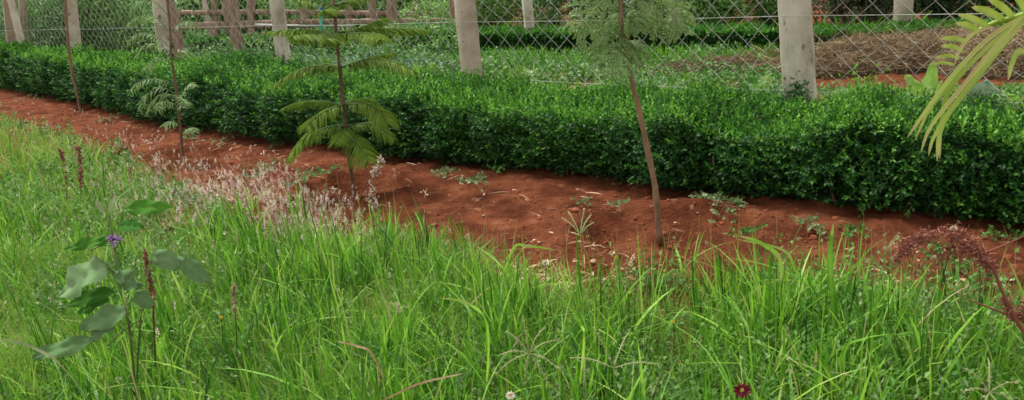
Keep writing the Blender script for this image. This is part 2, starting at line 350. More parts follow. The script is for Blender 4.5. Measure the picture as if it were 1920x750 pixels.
for (s0, s1, nm, LL) in ((-2.6, .9, 3900, .023), (.9, 3.2, 2900, .026), (3.2, 6.5, 1900, .031), (6.5, 10, 1300, .038), (10, 14.5, 800, .048)):
    n = int(nm*(s1-s0)); s = rng.uniform(s0, s1, n); W = Hoff(s)-BACK; Ht = Htop(s)
    u = rng.uniform(0, 1, n)*(W+Ht+.12); front = u < Ht
    z = np.where(front, u, Ht); o = np.where(front, Hoff(s), Hoff(s)-(u-Ht)); bk = o < BACK
    z = np.where(bk, Ht-(BACK-o)*2, z); o = np.maximum(o, BACK)
    cr = np.clip((z-(Ht-.20))/.20, 0, 1)*np.clip(1-(Hoff(s)-o)/.22, 0, 1); o = o-.085*cr; z = z-.055*cr     # rounded shoulder
    z = np.where(front & (z < .05), z+.02, z)
    l = lumps(s, z+np.where(front, 0, 3)+o); nrm = np.where(front[:, None], np.array([FN[0], FN[1], .25]), np.array([FN[0]*.25, FN[1]*.25, 1.])); nrm = nrm+cr[:, None]*np.array([FN[0]*.6, FN[1]*.6, .6]); nrm = norm(nrm)
    under = .05*np.clip(1-z/.09, 0, 1)*front
    base = fpt(s, o-under, z)+nrm*(l-.055)[:, None]
    ax = nrm*.8+rng.normal(0, .42, (n, 3))+np.array([0, 0, .45])
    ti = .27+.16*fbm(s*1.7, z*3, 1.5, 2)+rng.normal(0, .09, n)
    grow_lit = rng.random(n) < np.where(front, np.clip((z-Ht+.17)/.19, 0, 1)*.75, .80)  # fresh growth, plus top light and front shade put into the tint
    ti = ti+np.where(grow_lit, rng.uniform(.06, .34, n), 0)+np.where((~grow_lit) & (rng.random(n) < .12), .25, 0)
    sl = rng.uniform(.055, .115, n)*(LL/.025)**.5
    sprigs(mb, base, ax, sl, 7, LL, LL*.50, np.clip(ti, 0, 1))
    # new shoots above the clipped top, pale tint partly painted top light
    m = int(nm*(s1-s0)*.20); s = rng.uniform(s0, s1, m); q = rng.uniform(0, 1, m)
    o = Hoff(s)-.03-(Hoff(s)-BACK-.03)*q; hgt = rng.uniform(.035, .085, m)*(1+.9*(rng.random(m) < .25))*(1+.8*fbm(s*3, q*2, 3, 2))
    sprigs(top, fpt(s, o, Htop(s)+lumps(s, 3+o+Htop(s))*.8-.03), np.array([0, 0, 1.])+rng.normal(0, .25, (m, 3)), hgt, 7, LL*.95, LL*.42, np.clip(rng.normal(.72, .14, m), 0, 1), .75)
for (s0, s1, nm, LL) in ((-2.6, 3.2, 330, .024), (3.2, 10, 150, .032)):
    m = int(nm*(s1-s0)); s = rng.uniform(s0, s1, m); z = Htop(s)*rng.uniform(.12, .95, m); o = Hoff(s)+lumps(s, z)-.07*np.clip((z-Htop(s)+.2)/.2, 0, 1)-.04
    sprigs(mb, fpt(s, o, z), np.array([FN[0], FN[1], .5])+rng.normal(0, .4, (m, 3)), rng.uniform(.07, .13, m), 9, LL, LL*.45, np.clip(rng.normal(.36, .14, m), 0, 1), .8)  # front sprays tinted darker, the shade of the front face in their colour
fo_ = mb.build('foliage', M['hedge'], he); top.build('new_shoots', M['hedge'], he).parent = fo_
# woody stems at the foot of the hedge
for s in np.arange(-2.5, 9, .13):
    mb = MB(); o = Hoff(s)-rng.uniform(.05, .16); p = fpt(s, o, -.01)
    tube(mb, [p, p+np.array([rng.normal(0, .02), rng.normal(0, .02), .08]), p+np.array([rng.normal(0, .05), rng.normal(0, .05), .2])], [.006, .005, .003], 5); mb.build('stem', M['barkd'], he)

# ------------------------------------------------------------------ concrete post and wire fence
fe = empty('wire_fence', fpt(3, 0, 0), 'sagging chain-link fence on pale concrete posts running behind the clipped hedge', 'fence')
PH = 1.75
def fpost(t, bt, w, asp, yw, mat, nm='post', dep=0.0):
    """post in the fence plane through its pixel at the top of the frame and at the hedge"""
    A = fence_at(*t, -dep); B = fence_at(*bt, -dep); d = (A-B)/(A[2]-B[2]); base = B+d*(-.3-B[2])
    v = B[:2]/np.linalg.norm(B[:2]); face = math.atan2(v[1], v[0])-math.pi/2; ww = w/FOC*((B-CP)@FW)
    mb = MB(); box(mb, base, ww, ww*asp, PH+.3, face+yw, taper=.93, bev=.009, segs=34, jit=.0015, lean=(d[0], d[1])); mb.build(nm, M[mat], fe)
for k, q in {-1: (.15, .15), -2: (.15, .15), 6: (.15, .15)}.items():
    mb = MB(); box(mb, fpt(FSP*k, 0, -.3), .15, .14, PH+.3, .6, taper=.93, segs=20, jit=.0014); mb.build('post', M['conc'], fe)
fpost((1490, 0), (1500, 180), 58, .9, -.05, 'conc'); fpost((871, 0), (886, 150), 35, .75, .42, 'concd'); fpost((518, 0), (535, 138), 26, .9, -.1, 'conc')
fpost((297, 0), (310, 105), 23, .9, .05, 'conc'); fpost((132, 0), (143, 100), 20, .9, .1, 'conc'); fpost((14, 0), (23, 90), 16, .9, .1, 'concd')
fpost((20, 0), (44, 92), 12, .9, .1, 'conc', 'brace', -.16); fpost((42, 0), (47, 90), 13, .9, .1, 'concd', 'brace', .3)
# chain-link mesh
mb = MB(); sp = .135; zt = 1.5; zb = .10
smin, smax = -2*FSP, 5*FSP
def sag(s, z): return .035*np.sin(s/FSP*math.pi)**2*np.sin(z*2+s)+.02*fbm(s*1.5, z*2, 8, 2)
for fam in (1, -1):
    for s0 in np.arange(smin-zt*1.2, smax+zt*1.2, sp):
        z = np.linspace(zb, zt, 27); s = s0+fam*(z-zb)*1.05
        # chain link zigzag: neighbouring wires hook round each other
        s = s+.022*fbm(z*7, s0*3, 1, 2)+.10*fbm(s*.9, z*1.6, 4.4, 2)
        ok = (s > smin) & (s < smax)
        if ok.sum() < 3: continue
        s, z = s[ok], z[ok]
        if abs(s0) > 60: continue
        r = .0019 if fam < 0 else .0012
        tube(mb, fpt(s, -.015+sag(s, z), z+.035*fbm(s*1.4, z*2, 9, 2)), r, 3, cap=False)
mb.build('chain_link_mesh', M['wire'], fe)
for (pts) in ([(870, 62), (1000, 60)], [(1540, 176), (1860, 180)]): pass
for zr, sg in ((fence_at(1700, 22)[2], .006), (fence_at(1700, 172)[2], .012), (1.45, .01)):
    s = np.linspace(smin, smax, 90); z = zr-sg*np.abs(np.sin(s/FSP*math.pi))
    mb = MB(); tube(mb, fpt(s, .085+0*s, z), .0016, 5, cap=False); mb.build('tension_wire', M['wire'], fe)
# leafy twig growing against the near post, cement collar shadow
# ------------------------------------------------------------------ timber pen behind the fence
pen = empty('timber_pen', G(600, 125), 'weathered timber pen with two rails and rough posts beyond the wire fence', 'pen')
yn = G(445, 122)[1]; yf = yn+1.3
def tpost(px_top, px_bot, w, row, ptop=-45, dark=0):
    yy = yn if row == 0 else yf
    b = Yp(px_bot, 122 if row == 0 else 110, yy); t = Yp(px_top, 0, yy); d = (t-b)/(t[2]-b[2])
    mb = MB(); beam(mb, b+d*(-.25-b[2]), b+d*(1.35+rng.uniform(-.1, .1)-b[2]), w, w*.8, jit=.006, segs=14); mb.build('post', M['timber'], pen)
for a in ((318, 343, .15, 0), (434, 452, .155, 0), (567, 580, .125, 0), (696, 708, .11, 0), (734, 738, .165, 0), (850, 853, .14, 0),
          (402, 408, .10, 1), (470, 474, .12, 1), (426, 438, .15, 1), (653, 664, .12, 1), (781, 792, .105, 1)): tpost(*a)
def rail(x0, y0, x1, y1, yy, h):
    mb = MB(); a = Yp(x0, y0, yy-.09); b = Yp(x1, y1, yy-.09); b[1] += .12; beam(mb, a, b, .05, h, jit=.004, segs=24); mb.build('rail', M['timber'], pen)
rail(338, 49, 600, 44, yn, .095); rail(560, 41, 862, 40, yn-.06, .065); rail(338, 24, 540, 23, yf, .065); rail(530, 23, 862, 28, yf, .07)
# water pipe and tap
st = empty('water_tap', G(602, 118), 'blue handled tap on a green standpipe by the timber pen', 'tap')
mb = MB(); yy = yn-.25; tube(mb, [Yp(604, 100, yy), Yp(602, 20, yy)], .022, 10); mb.build('pipe', M['green'], st)
mb = MB(); c = Yp(601, 13, yy); tube(mb, [c-[0, 0, .03], c, c+[0, 0, .035]], [.03, .035, .03], 10); tube(mb, [c+[-.055, 0, .012], c+[.055, 0, .012]], .014, 8); tube(mb, [c-[0, 0, .01], c+[0, -.07, -.02], c+[0, -.08, -.06]], .014, 8); mb.build('tap_head', M['blue'], st)
mb = MB(); tube(mb, bez([Yp(478, 46, yn-.16), Yp(560, 48, yn-.17), Yp(662, 48, yn-.17)], 14), .012, 8)
tag(mb.build('water_pipe', M['pipe'], loc=None), 'thin pale pipe lying level along the front timber rail', 'pipe')

# ------------------------------------------------------------------ shrubs, far plants
def shrub(name, base, rx, ry, h, n, L, mat, label, cat, group=None, lobes=12, tint=.5, wl=.5, inside=True, trunk=0.0, tr=.03, var=.12, mt='barkd', bottom=-.1):
    r = empty(name, base, label, cat, group); mb = MB()
    c = np.stack([rng.normal(0, .42, lobes)*rx, rng.normal(0, .42, lobes)*ry, trunk+(h-trunk)*rng.uniform(.25+bottom, .78, lobes)], -1)
    sz = np.stack([rng.uniform(.35, .6, lobes)*rx, rng.uniform(.35, .6, lobes)*ry, rng.uniform(.22, .34, lobes)*(h-trunk)], -1)
    k = rng.integers(0, lobes, n); d = norm(rng.normal(size=(n, 3))); rad = 1-np.abs(rng.normal(0, .16, n))
    p = c[k]+d*sz[k]*rad[:, None]; p[:, 2] = np.maximum(p[:, 2], rng.uniform(.02, .12, n)); p = p+np.array(base)
    q = p+rng.normal(0, .03, (n, 3)); q = q+(.12*fbm(p[:, 0]*2.2, p[:, 1]*2.2, p[:, 2]*2.2, 2))[:, None]*d
    lob = rng.normal(0, var, lobes)[k]
    ti = np.clip(tint+lob+rng.normal(0, .13, n)+.10*fbm(q[:, 0]*3, q[:, 1]*3, q[:, 2]*3, 2), 0, 1)
    leaves(mb, q, d*.6+rng.normal(0, .6, (n, 3)), d+np.array([0, 0, .6])+rng.normal(0, .5, (n, 3)), 1.25*L*rng.uniform(.6, 1.3, n), L*wl*rng.uniform(.7, 1.2, n), ti)
    mb.build('foliage', M[mat], r)
    if inside:
        tb = MB(); b = np.array(base)
        for a in range(6):
            e = b+c[a % lobes]+rng.normal(0, .05, 3); m_ = b+np.array([rng.normal(0, .06), rng.normal(0, .06), max(trunk, .15)])
            tube(tb, bez([b+[0, 0, -.05], m_, (m_+e)/2+rng.normal(0, .04, 3), e], 8), np.linspace(tr, tr*.25, 8), 6)
        tb.build('trunk' if trunk > .3 else 'stems', M[mt], r)
    return r
def at(px, dep): g = D(px, 200, dep); return np.array([g[0], g[1]*1.0, 0.])
SG = 'shrubs growing beyond the fence'
sh = [  # px, depth, rx, ry, h, n, L, mat, tint, label
    (10, 13.8, 1.3, .9, 2.0, 13000, .060, 'shrubA', .50, 'tangled pale green bush filling the far left corner behind the end posts'),
    (150, 13.2, 1.1, .8, 1.5, 14000, .055, 'shrubA', .55, 'dense pale green creeper mound just right of the second fence post from the left'),
    (255, 13.6, 1.0, .8, 1.9, 13000, .060, 'shrubA', .66, 'tall bright green bush behind the third fence post from the left'),
    (90, 15.5, 1.4, .9, 2.3, 10000, .075, 'shrubB', .80, 'mid green bush standing behind the second fence post from the left'),
    (350, 15.5, 1.3, .9, 1.8, 12000, .065, 'shrubA', .60, 'light green bush behind the left end of the timber pen'),
    (455, 15.0, 1.2, .8, 1.3, 12000, .060, 'shrubA', .72, 'bright green bush behind the doubled posts of the timber pen'),
    (545, 15.5, 1.2, .8, 1.7, 11000, .065, 'shrubA', .55, 'mid green bush behind the third wide fence post'),
    (640, 14.5, 1.1, .8, 1.25, 12000, .060, 'shrubA', .76, 'bright yellow-green bush directly behind the whorled conifer sapling'),
    (745, 14.5, 1.1, .8, 1.4, 12000, .060, 'shrubA', .64, 'light green bush behind the right half of the timber pen'),
    (840, 15.0, 1.2, .8, 1.8, 11000, .065, 'shrubA', .52, 'tall mid green bush behind the right end of the timber pen'),
    (935, 12.3, .75, .6, 1.0, 12000, .048, 'shrubA', .66, 'rounded light green bush between the wide weathered post and the far thin post'),
    (1045, 12.2, .8, .6, 1.2, 14000, .045, 'shrubB', .80, 'dusty dark green bush just right of the far thin post'),
    (1160, 12.0, .9, .6, 1.4, 12000, .050, 'shrubB', .85, 'dark bush behind the feathery sapling crown'),
    (1250, 10.6, .6, .5, 1.0, 9000, .045, 'shrubB', .60, 'dark low bush behind the right side of the feathery sapling crown'),
    (1345, 9.3, .62, .5, 1.1, 15000, .040, 'shrubA', .60, 'full leafy green bush left of the nearest concrete post'),
    (1440, 9.9, .55, .5, 1.2, 11000, .045, 'shrubB', .62, 'dark narrow bush partly behind the nearest concrete post'),
    (1570, 9.0, .62, .45, 1.2, 14000, .038, 'shrubC', .45, 'dull grey-green thicket just right of the nearest concrete post'),
    (1665, 8.9, .52, .45, 1.1, 12000, .038, 'shrubC', .66, 'dry olive brown thicket in front of the far right concrete post'),
    (1760, 9.0, .58, .45, 1.2, 13000, .040, 'shrubB', .70, 'dark green bush behind the tip of the palm frond'),
    (1870, 8.7, .65, .45, 1.2, 13000, .040, 'shrubB', .55, 'dark green bush at the right edge behind the palm frond'),
    (2010, 8.8, .8, .5, 1.3, 9000, .045, 'shrubB', .55, 'dark green bush beyond the right edge of the view'),
]
for (px, dep, rx, ry, h, n, L, mt, ti, lb) in sh:
    shrub('shrub', at(px, dep), rx, ry, h, n, L, mt, lb, 'bush', SG, tint=ti)
# far line of trees closing the view
for q, (px, dep, h, lb) in enumerate([(-100, 27, 5, 'broad green tree standing far off beyond the left corner of the field'), (420, 29, 5.2, 'broad green tree far off behind the timber pen'), (980, 27, 4.8, 'round dark tree far off behind the thin far post'), (1400, 26, 5, 'spreading dark tree far off left of the nearest concrete post'), (1850, 24, 5, 'spreading dark tree far off behind the palm frond')]):
    shrub('tree', at(px, dep), 3.8, 1.6, h, 9000, .20, 'shrubB', lb, 'tree', 'trees closing the field', tint=.6, trunk=.5, tr=.12)

# second, darker clipped hedge across the field
h2 = empty('hedge', (G(1000, 116)+G(1400, 108))/2, 'straight dark green hedge crossing the field far behind the fence', 'hedge')
p0 = G(330, 112); p1 = G(1330, 108)
mb = MB(); n = 30000; t = rng.uniform(-.05, 1.08, n); c = p0[None]*(1-t[:, None])+p1[None]*t[:, None]
u = rng.uniform(0, 1.3, n); Hh = .28+.05*fbm(t*14, 0, 1, 2); z = np.minimum(u, 1)*Hh; dy = np.where(u > 1, (u-1)*2.2, 0)
p = c+np.stack([0*t, dy+.07*fbm(t*60, z*5, 2, 2), z], -1)
leaves(mb, p, rng.normal(0, .7, (n, 3))+[0, -.4, .5], rng.normal(0, .5, (n, 3))+[0, -.6, .9], .06*rng.uniform(.6, 1.3, n), .032, np.clip(.35+.35*(u > .85)*rng.uniform(.3, 1, n)+rng.normal(0, .1, n), 0, 1))
mb.build('foliage', M['hedge'], h2)
mb = MB(); a = p0-(p1-p0)*.05; b = p1+(p1-p0)*.08; beam(mb, a+[0, .35, .10], b+[0, .35, .10], .55, .22, jit=.02, segs=60); mb.build('inside', M['hedgecore'], h2)  # solid dark bar painting the shade inside this hedge
h3 = empty('hedge', G(1700, 108), 'dark green low hedge just behind the heap of dead brush', 'hedge')
mb = MB(); p0 = G(1500, 102); p1 = G(2100, 82); n = 14000; t = rng.uniform(-.0, 1, n); c = p0[None]*(1-t[:, None])+p1[None]*t[:, None]
u = rng.uniform(0, 1.3, n); z = np.minimum(u, 1)*(.19+.05*fbm(t*9, 0, 2, 2)); dy = np.where(u > 1, (u-1)*2.2, 0)
p = c+np.stack([0*t, dy+.07*fbm(t*40, z*5, 2, 2), z], -1)
leaves(mb, p, rng.normal(0, .7, (n, 3))+[0, -.4, .5], rng.normal(0, .5, (n, 3))+[0, -.6, .9], .05*rng.uniform(.6, 1.3, n), .028, np.clip(.38+.3*(u > .85)*rng.uniform(.3, 1, n)+rng.normal(0, .1, n), 0, 1))
mb.build('foliage', M['hedge'], h3)
mb = MB(); beam(mb, p0+[0, .35, .07], p1+[0, .35, .07], .5, .15, jit=.02, segs=40); mb.build('inside', M['hedgecore'], h3)  # same dark filling, inner shade as colour

# far concrete posts of the second fence line
for (pt, pb, yb, w, lb) in ((991, 997, 76, .105, 'thin pale concrete post in the field right of the wide weathered post'), (1266, 1266, 48, .10, 'thin pale post showing behind the feathery sapling leaves'), (1688, 1690, 40, .13, 'dim grey post in the thicket right of the nearest concrete post'), (396, 404, 80, .07, 'very thin white post seen between the timber pen posts')):
    b = G(pb, yb+ (26 if yb > 60 else 40)); mb = MB(); box(mb, b-[0, 0, .1], w, w, 1.75, .2, taper=.95, segs=10, jit=.002)
    tag(mb.build('concrete_post', M['concd'] if w > .12 else M['conc'], loc=b), lb, 'post', 'distant posts in the field')

# ------------------------------------------------------------------ garden plot behind the fence: grass, rough weeds
def blades(mb, x, y, h, w, lean, tint, k=5, z0=None, dirn=None, curl=1.0):
    n = len(x)
    if n == 0: return
    a = rng.uniform(0, 2*math.pi, n) if dirn is None else dirn
    d = np.stack([np.cos(a), np.sin(a), 0*a], -1); t = np.linspace(0, 1, k)[None, :]
    z0 = gz(x, y)-.005 if z0 is None else z0
    le = lean[:, None]; hh = h[:, None]
    hor = hh*le*(t**1.7); ver = hh*(t-le*.42*curl*t**2.4)
    pts = np.stack([x[:, None]+d[:, 0:1]*hor, y[:, None]+d[:, 1:2]*hor, z0[:, None]+ver], -1)
    tw = a+rng.normal(0, .6, n)+math.pi/2; side = np.stack([np.cos(tw), np.sin(tw), 0*tw], -1)
    prof = np.interp(t, [0, .15, .55, .85, 1], [.55, .9, 1, .55, .03])
    ribbons(mb, pts, w[:, None]*prof, side, tint)
mb = MB()
def behind(n, x0, x1, y0, y1, h, w, base=.45, dens=None):
    """grass beyond the fence, spread over the ground patch under a pixel box"""
    c = np.array([G(a, b) for a, b in ((x0, y1), (x1, y1), (x1, y0), (x0, y0))])
    u = rng.random(n)[:, None]; v = rng.random(n)[:, None]
    p = (c[0]*(1-u)+c[1]*u)*(1-v)+(c[3]*(1-u)+c[2]*u)*v
    ok = (p[:, :2]-FA[:2])@FN < -.06
    p = p[ok]; n = len(p); keep = fbm(p[:, 0]*1.3, p[:, 1]*1.3, 3, 2)+rng.normal(0, .15, n) > (-.2 if dens is None else dens); p = p[keep]; n = len(p)
    blades(mb, p[:, 0], p[:, 1], h*rng.uniform(.4, 1.2, n), w*rng.uniform(.6, 1.3, n), rng.uniform(.1, .7, n), np.clip(base+rng.normal(0, .14, n), 0, 1), 4)
behind(7500, 850, 1500, 110, 140, .20, .012, .42, -.1); behind(3500, 860, 1300, 140, 205, .15, .009, .66, .0); behind(1500, 1250, 1500, 150, 200, .12, .008, .55, 0)
behind(6000, 340, 900, 100, 135, .18, .014, .5); behind(5000, 1530, 2000, 96, 118, .12, .010, .5); behind(2500, 1540, 2000, 175, 235, .10, .007, .55)
behind(9000, -100, 420, 55, 110, .30, .02, .5); behind(7000, -200, 2200, 20, 90, .35, .03, .5)
tag(mb.build('field_grass', M['grass']), 'bright green rough grass growing in the plot behind the wire fence', 'grass', kind='stuff')
mb = MB()
def cover(n, x0, x1, y0, y1, h, L, tint, thr=-.2, wl=.5, sc=2.0):
    c = np.array([G(a, b) for a, b in ((x0, y1), (x1, y1), (x1, y0), (x0, y0))]); u = rng.random(n)[:, None]; v = rng.random(n)[:, None]
    p = (c[0]*(1-u)+c[1]*u)*(1-v)+(c[3]*(1-u)+c[2]*u)*v; f = fbm(p[:, 0]*sc, p[:, 1]*sc, 6, 2)
    ok = ((p[:, :2]-FA[:2])@FN < -.05) & (f > thr); p = p[ok]; f = f[ok]; n = len(p)
    p[:, 2] = gz(p[:, 0], p[:, 1])+h*rng.random(n)**.8*(.5+f*.8+.4)
    leaves(mb, p, rng.normal(0, .7, (n, 3))+[0, 0, .3], rng.normal(0, .4, (n, 3))+[0, -.3, 1], L*rng.uniform(.5, 1.3, n), L*wl, np.clip(tint+rng.normal(0, .15, n), 0, 1))
cover(14000, -200, 330, 60, 122, .6, .075, .6, -.4); cover(13000, 850, 1460, 112, 215, .15, .042, .48, -.1); cover(3000, 850, 1150, 140, 215, .16, .06, .75, .0, .7); cover(12000, 340, 870, 92, 118, .34, .065, .66, -.5); cover(5000, 340, 870, 110, 150, .22, .06, .45, -.1)
cover(5000, 1280, 1480, 135, 200, .07, .03, .5, 0); cover(5000, 1530, 1960, 180, 240, .09, .03, .6, .05); cover(9000, 340, 900, 150, 210, .16, .03, .6, -.4)
tag(mb.build('field_weeds', M['weed']), 'leafy low weeds covering the plot behind the wire fence', 'ground cover', kind='stuff')
mb = MB()
cover(12000, 340, 880, 104, 150, .13, .05, .35, -.5, .6); cover(1500, 1050, 1500, 160, 205, .07, .045, .8, .22, .7); cover(900, 1560, 1960, 180, 235, .06, .045, .75, .3, .7)
tag(mb.build('bluish_ground_cover', M['glauc']), 'bluish grey-green creeping leaves on the ground below the timber pen', 'ground cover', kind='stuff')

# heaps of dead brush
def heap(c, rx, ry, h, n, label, tint=.5, L=.16, w=.006, yaw=0):
    """pile of dry stalks, bedded on a mound of the same dry litter"""
    r = empty('brush_heap', c, label, 'heap', 'heaps of dead brush')
    cs, sn = math.cos(yaw), math.sin(yaw)
    def H(u, v): return h*np.clip(1-(u*u+v*v), 0, 1)**.6*(1+.75*fbm(u*4, v*4, c[0], 4))
    core = MB(); U, V = np.meshgrid(np.linspace(-1, 1, 40), np.linspace(-1, 1, 24)); Zc = H(U, V)*.86-.02
    X_ = c[0]+U*rx*cs-V*ry*sn; Y_ = c[1]+U*rx*sn+V*ry*cs; ny, nx = U.shape; i = np.arange(ny-1)[:, None]*nx; j = np.arange(nx-1)[None]
    core.add(np.stack([X_, Y_, Zc], -1).reshape(-1, 3), np.stack([i+j, i+j+1, i+nx+j+1, i+nx+j], -1).reshape(-1, 4), .12)
    core.build('litter', M['mulch'], r, smooth=True)
    mb = MB(); a = rng.uniform(0, 6.283, n); q = np.sqrt(rng.random(n)); u = q*np.cos(a); v = q*np.sin(a)
    z = H(u, v)*rng.uniform(.80, 1.06, n)+.03*rng.random(n)**4; p = np.stack([c[0]+u*rx*cs-v*ry*sn, c[1]+u*rx*sn+v*ry*cs, z], -1)
    d = norm(rng.normal(0, 1, (n, 3))*[1, 1, .45]); l = L*rng.lognormal(0, .45, n); t = np.linspace(-.5, .5, 4)[None, :, None]
    pts = p[:, None]+d[:, None]*t*l[:, None, None]; pts[..., 2] += .35*l[:, None]*(.25-t[..., 0]**2)*rng.uniform(-.5, 1.5, n)[:, None]
    pts[..., 2] = np.maximum(pts[..., 2], .004)
    ribbons(mb, pts, np.full((n, 4), w)*rng.uniform(.5, 1.6, n)[:, None]*np.array([.5, 1, 1, .3]), norm(rng.normal(size=(n, 3))), np.clip(tint+rng.normal(0, .22, n), 0, 1))
    mb.build('stalks', M['mulch'], r)
g = G(1690, 119); heap(g, 1.20, .40, .20, 26000, 'large brown heap of dead brush on red soil right of the nearest concrete post', .55, .13, .0038)
g = G(1925, 124); heap(g, .65, .5, .22, 15000, 'brown heap of dead brush at the right edge below the paper tag', .62, .13, .0038)
g = G(1335, 146); heap(g, .60, .30, .13, 4500, 'small low heap of reddish dry brush between the feathery sapling and the nearest post', .45, .12, .005)
g = G(1440, 128); heap(g, .5, .25, .12, 3000, 'low scattered heap of dry stalks just left of the nearest concrete post', .45, .12, .005)
mb = MB()
n = 8000; c = np.array([G(a, b) for a, b in ((880, 190), (1480, 195), (1480, 140), (880, 142))]); u = rng.random(n)[:, None]; v = rng.random(n)[:, None]
p = (c[0]*(1-u)+c[1]*u)*(1-v)+(c[3]*(1-u)+c[2]*u)*v; p[:, 2] = gz(p[:, 0], p[:, 1])+rng.uniform(.005, .04, n)
d = norm(rng.normal(0, 1, (n, 3))*[1, 1, .25]); pts = p[:, None]+d[:, None]*np.linspace(-.5, .5, 3)[None, :, None]*.12
ribbons(mb, pts, np.full((n, 3), .006), norm(rng.normal(size=(n, 3))), np.clip(rng.normal(.5, .2, n), 0, 1))
n = 2500; c = np.array([G(a, b) for a, b in ((1540, 205), (1980, 215), (1980, 175), (1540, 172))]); u = rng.random(n)[:, None]; v = rng.random(n)[:, None]
p = (c[0]*(1-u)+c[1]*u)*(1-v)+(c[3]*(1-u)+c[2]*u)*v; p[:, 2] = gz(p[:, 0], p[:, 1])+rng.uniform(.002, .02, n)
d = norm(rng.normal(0, 1, (n, 3))*[1, 1, .2]); pts = p[:, None]+d[:, None]*np.linspace(-.5, .5, 3)[None, :, None]*.10
ribbons(mb, pts, np.full((n, 3), .004), norm(rng.normal(size=(n, 3))), np.clip(rng.normal(.5, .2, n), 0, 1))
tag(mb.build('dry_litter', M['straw']), 'dry pale litter strewn over the garden plot behind the fence', 'litter', kind='stuff')

# ------------------------------------------------------------------ broad leaves
def broadleaf(mb, base, tip, nrm, W, tint=.5, wav=.02, lob=0.0, drop=.1, nu=13, nv=9, serr=0.0):
    """curved blade from base to tip with midrib fold, undulating edge and optional lobes"""
    base = np.asarray(base, float); tip = np.asarray(tip, float); L = np.linalg.norm(tip-base); d = (tip-base)/L
    s = norm(np.cross(d, np.asarray(nrm, float))); n = np.cross(s, d); ph = rng.uniform(0, 6)
    u = np.linspace(0, 1, nu)[:, None]; v = np.linspace(-1, 1, nv)[None, :]
    wd = W/2*(1.72*np.clip(u, 0, 1)**.48*np.clip(1-u, 0, 1)**.72+.01)*(1-lob*(.5+.5*np.cos(u*math.pi*5+ph))*np.abs(v))
    wd = wd*(1+serr*np.sin(u*70)*np.abs(v)**4)
    up_ = np.abs(v)*W*.16-v*v*W*.10+wav*np.abs(v)**1.5*np.sin(u*12+v*2+ph)-drop*L*(u-.5)**2*2+drop*L*.5
    up_ = up_+.012*W/.1*np.sin(u*26-np.abs(v)*5)*(1-np.abs(v))*.35
    P = base+d*(u*L)[..., None]+s*(v*wd)[..., None]+n*(up_+0*u)[..., None]
    i = np.arange(nu-1)[:, None]*nv; j = np.arange(nv-1)[None]
    mb.add(P.reshape(-1, 3), np.stack([i+j, i+j+1, i+nv+j+1, i+nv+j], -1).reshape(-1, 4), (tint+.18*(1-np.abs(v)*2).clip(0, 1)**3+0*u).ravel().clip(0, 1))
def veg(name, px, py, back, lv, mat, label, cat, group=None):
    """leafy vegetable: lv = (tip px, tip py, width px) list seen at its own distance"""
    b = G(px, py); r = empty(name, b, label, cat, group)
    for (tx, ty, wp, ti) in lv:
        mb = MB(); w = wp/FOC*np.linalg.norm(b-CP); t = Yp(tx, ty, b[1]-rng.uniform(-.02, .05))
        m = b+(t-b)*.35; m[1] = b[1]
        broadleaf(mb, m, t, np.array([rng.normal(0, .25), -1, .35]), w, ti, .012, .12, .1); lf_ = mb.build('leaf', M[mat], r, smooth=True)
        sb = MB(); tube(sb, [b, (b+m)/2+[0, 0, .01], m+(t-m)*.2], [.006, .005, .003], 6); sb.build('leaf_stalk', M['paleweed'], r).parent = lf_
    return r
VG = 'leafy vegetables behind the fence'
veg('leafy_vegetable', 1735, 215, 0, [(1697, 140, 36, .6), (1750, 115, 32, .62), (1765, 150, 22, .5)], 'banana', 'yellow-green leafy seedling with two upright oval leaves beside the palm frond tip', 'plant', VG)
veg('cabbage_plant', 1828, 215, 0, [(1800, 160, 52, .7), (1850, 148, 60, .8), (1835, 185, 50, .5), (1790, 190, 40, .4)], 'glauc', 'bluish cabbage plant with crumpled leaves below the middle of the palm frond', 'cabbage', VG)
veg('leafy_vegetable', 1915, 228, 0, [(1885, 178, 44, .45), (1935, 172, 55, .5), (1900, 205, 40, .5)], 'banana', 'broad green leafy plant cut by the right edge above the hedge', 'plant', VG)
veg('leafy_vegetable', 1420, 192, 0, [(1444, 138, 30, .8), (1412, 156, 24, .5)], 'banana', 'single pale lime leaf plant just left of the nearest concrete post', 'plant', VG)
veg('cabbage_plant', 1470, 196, 0, [(1452, 168, 34, .7), (1487, 162, 30, .8)], 'glauc', 'small bluish cabbage tucked against the foot of the nearest concrete post', 'cabbage', VG)
veg('cabbage_plant', 1145, 178, 0, [(1120, 158, 30, .7), (1165, 155, 34, .8)], 'glauc', 'small bluish cabbage left of the leaning feathery sapling stem', 'cabbage', VG)
veg('cabbage_plant', 1205, 182, 0, [(1190, 160, 28, .7), (1228, 163, 30, .8)], 'glauc', 'small bluish cabbage right of the leaning feathery sapling stem', 'cabbage', VG)
veg('cabbage_plant', 1640, 205, 0, [(1622, 178, 30, .6), (1660, 180, 34, .7)], 'glauc', 'small bluish cabbage at the hedge top between the near post and yellow-green seedling', 'cabbage', VG)
veg('leafy_vegetable', 800, 152, 0, [(775, 122, 34, .5), (820, 120, 38, .55), (840, 138, 30, .5)], 'banana', 'clump of yellow-green leaves just left of the wide weathered post', 'plant', VG)

